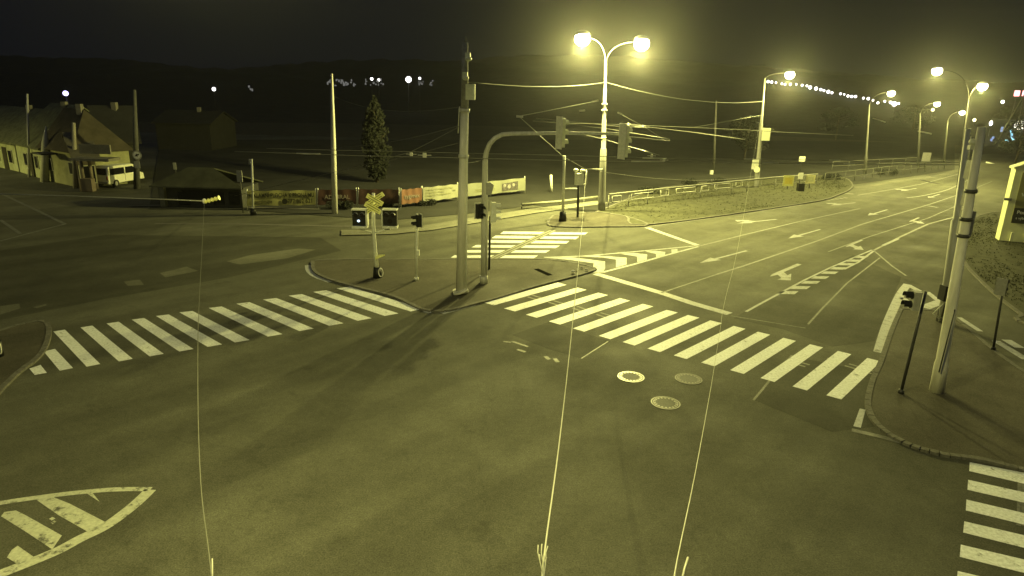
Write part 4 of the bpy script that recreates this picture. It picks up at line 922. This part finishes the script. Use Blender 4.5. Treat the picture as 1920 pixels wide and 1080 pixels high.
for u in (.75, 3.15):
    for v in (0.02, 1.63):
        s = -1 if v < 1 else 1; m = MB(); m.tube([vp(u, v-s*.16, .31), vp(u, v+s*.03, .31)], .31, 20); wh = m.build('wheel', BLACK, vt)
        m = MB(); m.tube([vp(u, v+s*.031, .31), vp(u, v+s*.04, .31)], .17, 14); m.build('hubcap', GREYP, wh)
# ================================================================== VEGETATION
def leafy(m, c, r, n, s, rnd, squash=1.0):
    for _ in range(n):
        while True:
            p = Vector((rnd.uniform(-1, 1), rnd.uniform(-1, 1), rnd.uniform(-1, 1)))
            if p.length < 1 and p.length > .25: break
        q = Vector(c)+Vector((p.x*r[0], p.y*r[1], p.z*r[2])); a = Vector((rnd.gauss(0, 1), rnd.gauss(0, 1), rnd.gauss(0, 1))).normalized(); b = a.orthogonal().normalized(); ss = s*rnd.uniform(.6, 1.4)
        m.add([q-a*ss*.5, q+b*ss*.3, q+a*ss*.5, q-b*ss*.3], [(0, 1, 2, 3)])
def tree(x, y, h, wd, label, seed, poplar=False, z0=0, name='tree', leaves=2600):
    rnd = random.Random(seed); b = Vector((x, y, z0)); t = thing(name, b, label, 'tree', 'dark trees behind the junction')
    m = MB(); m.tube([b, b+Vector((.1, 0, h*.4)), b+Vector((.05, 0, h*.9))], [h*.022, h*.015, .03], 8)
    for k in range(10):
        z = h*(.2+.07*k); a = rnd.uniform(0, 6.3); l = wd*(.35 if poplar else .6); m.tube([b+Vector((0, 0, z)), b+Vector((math.cos(a)*l, math.sin(a)*l, z+h*.12))], [.06, .02], 5)
    m.build('trunk', BARK, t); m = MB()
    if poplar:
        for k in range(26):
            f = k/25; z = h*(.1+.88*f); r = wd*(math.sin(min(1, f*1.5+.25)*math.pi/2)*(1-f)**.55*.62+.05)
            for j in range(3):
                a = rnd.uniform(0, 6.3); leafy(m, b+Vector((math.cos(a)*r*.5, math.sin(a)*r*.5, z)), (r*.6, r*.6, h*.06), leaves//78, .3, rnd)
    else:
        for k in range(34):
            a = rnd.uniform(0, 6.3); f = rnd.random(); z = h*(.3+.62*f); r = wd*math.sqrt(max(.05, 1-(2*f-.8)**2))*rnd.uniform(.2, .8)
            leafy(m, b+Vector((math.cos(a)*r, math.sin(a)*r, z)), (wd*.3, wd*.3, h*.09), leaves//34, .35, rnd)
    m.build('crown', LEAF, t)
p = D(706,300,62); tree(p.x, 62, 7.4, 2.7, 'tall narrow poplar behind the red banners', 4, True, leaves=4200, name='poplar_tree')
for i, (px, dd, h, wd, l) in enumerate(((1395, 95, 6, 4, 'rounded dark tree left of the lamp with the box'), (1560, 150, 7, 5, 'dark tree far behind the yellow signs'), (1700, 175, 8, 6, 'dark tree between the second and third street lamps'), (1868, 190, 8, 5, 'dark tree right of the paired poles'), (1905, 100, 7, 4, 'dark tree above the billboard'))):
    q = D(px, 300, dd); tree(q.x, dd, h, wd, l, 20+i, leaves=1800)
def bush(px, py, r, label, seed):
    rnd = random.Random(seed); g = G(px, py); m = MB()
    for k in range(9): leafy(m, g+Vector((rnd.uniform(-r, r), rnd.uniform(-r*.5, r*.5), r*rnd.uniform(.25, .6))), (r*.5, r*.5, r*.4), 90, .14, rnd)
    tag(m.build('bush', LEAF, origin=g), label, 'bush', 'low bushes along the fence and railing')
for i, (x, y, r, l) in enumerate(((1300,352,1.0,'low bush behind the railing right of the first frames'), (1345,347,.8,'low bush behind the railing near the faint dark pole'), (1215,364,.8,'low bush behind the railing close to the double lamp'), (640,392,.7,'low bush under the dull red banner'), (800,386,.6,'low weeds under the cream banner'), (720,388,.6,'low weeds under the banner behind the crossbuck'), (1560,338,.9,'bush beside the darker railing'), (1660,328,1.0,'bush at the darker railing between two lamps'))): bush(x, y, r, l, 60+i)
# grass tufts on the verges
def inside(p, poly):
    c = False; n = len(poly)
    for i in range(n):
        a, b = poly[i], poly[(i+1) % n]
        if (a.y > p.y) != (b.y > p.y) and p.x < (b.x-a.x)*(p.y-a.y)/(b.y-a.y)+a.x: c = not c
    return c
def tufts(pxpoly, n, s, seed, label):
    rnd = random.Random(seed); poly = [G(x, y) for x, y in pxpoly]; x0, x1 = min(p.x for p in poly), max(p.x for p in poly); y0, y1 = min(p.y for p in poly), max(p.y for p in poly); m = MB(); k = 0
    cl = [(rnd.uniform(x0, x1), rnd.uniform(y0, y1), rnd.uniform(1, 4)) for _ in range(30)]
    while k < n:
        p = Vector((rnd.uniform(x0, x1), rnd.uniform(y0, y1), .06))
        if not inside(p, poly): continue
        dn = min(math.hypot(p.x-a, p.y-b)/c for a, b, c in cl)
        if rnd.random() > max(.15, 1.3-dn): k += .2; continue
        k += 1
        for _ in range(4):
            a = rnd.uniform(0, 6.3); h = s*rnd.uniform(.5, 1.4); d = Vector((math.cos(a), math.sin(a), 0)); e = Vector((-d.y, d.x, 0)); q = p+d*rnd.uniform(0, .1)
            m.add([q-e*.02, q+e*.02, q+d*h*.5+Vector((0, 0, h))], [(0, 1, 2)])
    tag(m.build('grass', mat('grass_blade', (.06, .062, .032), .9, .4, .6), origin=poly[0]), label, 'grass', kind='stuff')
tufts([(1125,398),(1180,407),(1216,421),(1500,382),(1565,366),(1590,350),(1555,333),(1420,342),(1250,356)], 3500, .07, 5, 'rough grass of the verge in front of the railing')
tufts([(1805,468),(1802,440),(1815,422),(1852,404),(1900,400),(1960,410),(1960,600),(1920,588),(1882,560),(1845,527),(1818,499)], 2200, .05, 6, 'short grass around the billboard')
# things lying about
m = MB()
for p_, q_ in (((1005,504),(1032,516)),):
    stripe(m, [p_, q_], .28, .068)
tag(m.build('drain_grate', mat('matt_iron', (.015, .015, .013), .95, .3, 5, spec=0.0), origin=G(1018,510,.06)), 'dark rectangular drain slot in the middle island', 'drain')
rnd = random.Random(11); spots = [(1091,503),(1082,507),(1100,507),(1075,511)]
for i, (x, y) in enumerate(spots):
    g = G(x, y, .0 if i > 3 else .1); r = rnd.uniform(.03, .07)*(2 if i < 4 else 1); m = MB(); m.ell(g+Vector((0, 0, r*.5)), (r, r*.8, r*.5), 7, 4)
    for v in m.v: v += Vector((rnd.uniform(-1, 1), rnd.uniform(-1, 1), rnd.uniform(-.5, .5)))*r*.2
    tag(m.build('pebble', CONC, origin=g), ('pale rubble at the tip of the middle island' if i < 4 else 'tiny pale pebble lying on the open road'), 'pebble', 'rubble at the island tip' if i < 4 else 'pebbles on the road')
m = MB(); stripe(m, smooth_line([(1727,337),(1742,341),(1762,345)]), .55, .013); stripe(m, [(1745,331),(1762,332)], .45, .013); tag(m.build('tyre_mark', mat('tyre_black', (.01, .01, .01), .8, .3, 3)), kind='structure')
# bricks lining kerb by right pavement
# ================================================================== DISTANT LIGHTS
def far_light(x, y, dd, r, glowm, label, group, cat='lamp'):
    c = D(x, y, dd); gz = hill_h(c.x, c.y) if math.hypot(c.x, c.y) > 120 else 0; m = MB(); m.ell(c, (r, r, r), 10, 6); m.cur = 1
    m.tube([Vector((c.x, c.y, min(gz, c.z-4))), c-Vector((0, 0, r*.8))], max(.05, r*.15), 5)
    return tag(m.build('distant_lamp', [glowm, DSTEEL], origin=c), label, cat, group)
GW = glow('far_white_lamp', (1.0, .97, .93), 5.0); GY = glow('far_yellow_lamp', (1.0, .9, .55), 4.0)
chain = [(1440,153),(1447,154),(1455,155),(1466,157),(1472,158),(1482,158),(1493,158),(1504,160),(1513,161),(1519,164),(1530,166),(1539,168),(1545,170),(1553,172),(1560,174),(1576,176),(1583,177),(1590,180),(1597,181),(1604,181),(1619,184),(1628,185),(1637,188),(1646,193),(1659,190),(1670,192),(1685,194)]
for i, (x, y) in enumerate(chain):
    u = i/(len(chain)-1); far_light(x, y-(.0), 330-100*u, random.uniform(.34, .68)*(1.0 if i < 15 else .95), GW, 'small white lamp in the dense chain climbing the distant hill', 'white lamps climbing the distant hill')
for i, (x, y) in enumerate([(1521,174),(1527,176),(1535,178),(1561,183),(1586,188),(1613,190),(1660,214),(1700,198)]): far_light(x, y, 300, .4, GW, 'tiny white lamp scattered just below the chain on the hill', 'lamps below the hill chain')
for x, y, dd, r, l in ((1677,195,220,.7,'white far lamp left of the second single lamp head'), (1749,206,200,.4,'small far lamp directly under the third lamp head'), (1827,225,180,.4,'small yellow far lamp right of the last row lamp'), (1880,191,200,.45,'small white far lamp below the red sign lights'), (1862,231,160,.75,'white far lamp over the bluish town lights'), (1912,235,150,1.0,'larger white far lamp at the right edge'), (1695,212,240,.3,'tiny far lamp left of the third street lamp')):
    far_light(x, y, dd, r, GW if x > 1840 or x < 1700 else GY, l, 'lamps of the far town on the right')
for x, y, dd, r, l in ((697,148,200,.42,'left of two tiny lamps on the horizon above the poplar'), (710,150,200,.38,'right of two tiny lamps on the horizon above the poplar'), (766,149,200,.85,'brightest white lamp on the left horizon, beside the thick pole'), (787,147,200,.36,'small lamp right of the brightest horizon lamp'), (401,167,170,.45,'lone white lamp above the faint house')):
    far_light(x, y, dd, r, GW, l, 'lamps along the dark left horizon')
far_light(123, 175, 150, .55, glow('violet_lamp', (.55, .5, 1.0), 4.0), 'lone bluish violet lamp above the houses at far left', 'lamps along the dark left horizon')
rn = random.Random(2); GD = glow('dim_window', (.9, .9, .85), .16)
for x, w_ in ((615,3),(632,5),(640,4),(648,4),(662,5),(690,4),(705,5),(714,3),(810,6),(470,5),(790,4)):
    c = D(x, 155 if x != 470 else 167, 190); m = MB()
    for k in range(5): m.box(c+Vector((rn.uniform(-.7, .7), 0, rn.uniform(-.8, .8))), (rn.uniform(.2, .45), .2, rn.uniform(.25, .7)))
    o = tag(m.build('lit_windows', GD, origin=c), 'faint cluster of lit windows of an unseen far building on the horizon', 'lit windows', 'faint lit windows on the left horizon')
RED = glow('red_sign', (1.0, .35, .38), 3.5)
for x in (1907, 1922):
    c = D(x, 175, 160); t = thing('rooftop_sign', Vector((c.x, c.y, c.z-6)), 'square red sign light cut by the right edge' if x > 1910 else 'square pinkish red sign light high at the right, left of two', 'sign', 'red sign lights')
    m = MB(); m.box(c, (1.15, .2, 1.25)); m.build('lit_panel', RED, t); m = MB(); m.tube([c-Vector((0, -.2, 14)), c+Vector((0, .2, 0))], .12, 6); m.build('post', DSTEEL, t)
BLUE = glow('blue_sign', (.35, .75, 1.0), 1.6)
t = thing('neon_sign', D(1895,262,150), 'bluish curved neon shape among the town lights at the right edge', 'neon sign'); m = MB()
m.tube([D(x, y, 150) for x, y in ((1896,243),(1897,255),(1900,262),(1897,268),(1890,266),(1886,262))], .22, 6); m.build('tube', BLUE, t)
m = MB()
for x, y in ((1859,262),(1862,258),(1860,267),(1879,240),(1878,245)): m.box(D(x, y, 150), (.45, .1, .5))
m.build('lit_panel', glow('blue_dim', (.4, .55, 1.0), .7), t)
m = MB()
for x, y in ((1882,274),(1888,276),(1891,272),(1899,272),(1905,273),(1912,277),(1915,284)): m.box(D(x, y, 150), (.3, .1, .45))
m.build('lit_window', glow('white_dim', (.9, .95, 1.0), .6), t)
bl = D(1900,262,151); m = MB(); m.box((bl.x+8, 156, 1.5), (15, 8, 7)); tag(m.build('far_building', mat('far_building', (.08, .09, .11), .8, .3, .5), origin=(bl.x+8, 156, 0)), 'dark far building carrying the bluish neon at the right edge', 'building')
for (a, b, z) in (((1637,222),(1660,229),190), ((1722,246),(1746,251),150), ((1848,305),(1925,322),100)):
    m = MB(); m.tube([D(*a, z), D(*b, z*.97)], .16, 5); tag(m.build('guard_rail', PALEP, origin=D(*a, z)), {1637: 'short lit guard rail on the far hill road', 1722: 'yellowish lit guard rail right of the third street lamp', 1848: 'pale broken roadside edge above the billboard'}[a[0]], 'guard rail', 'lit guard rails on far roads')
# ================================================================== HAZE
m = MB(); m.box((200, 420, 62), (2100, 1100, 130))
hz = tag(m.build('haze', []), 'thin night mist over the whole junction', None, kind='stuff')
hm = bpy.data.materials.new('haze'); hm.use_nodes = True; n = hm.node_tree.nodes; n.clear()
o = n.new('ShaderNodeOutputMaterial'); v = n.new('ShaderNodeVolumePrincipled'); v.inputs['Density'].default_value = HAZE; v.inputs['Color'].default_value = (.95, .95, .95, 1); v.inputs['Anisotropy'].default_value = .9
hm.node_tree.links.new(v.outputs[0], o.inputs['Volume']); hz.data.materials.clear(); hz.data.materials.append(hm)
for o in bpy.data.objects:
    if '_o' in o: del o['_o']
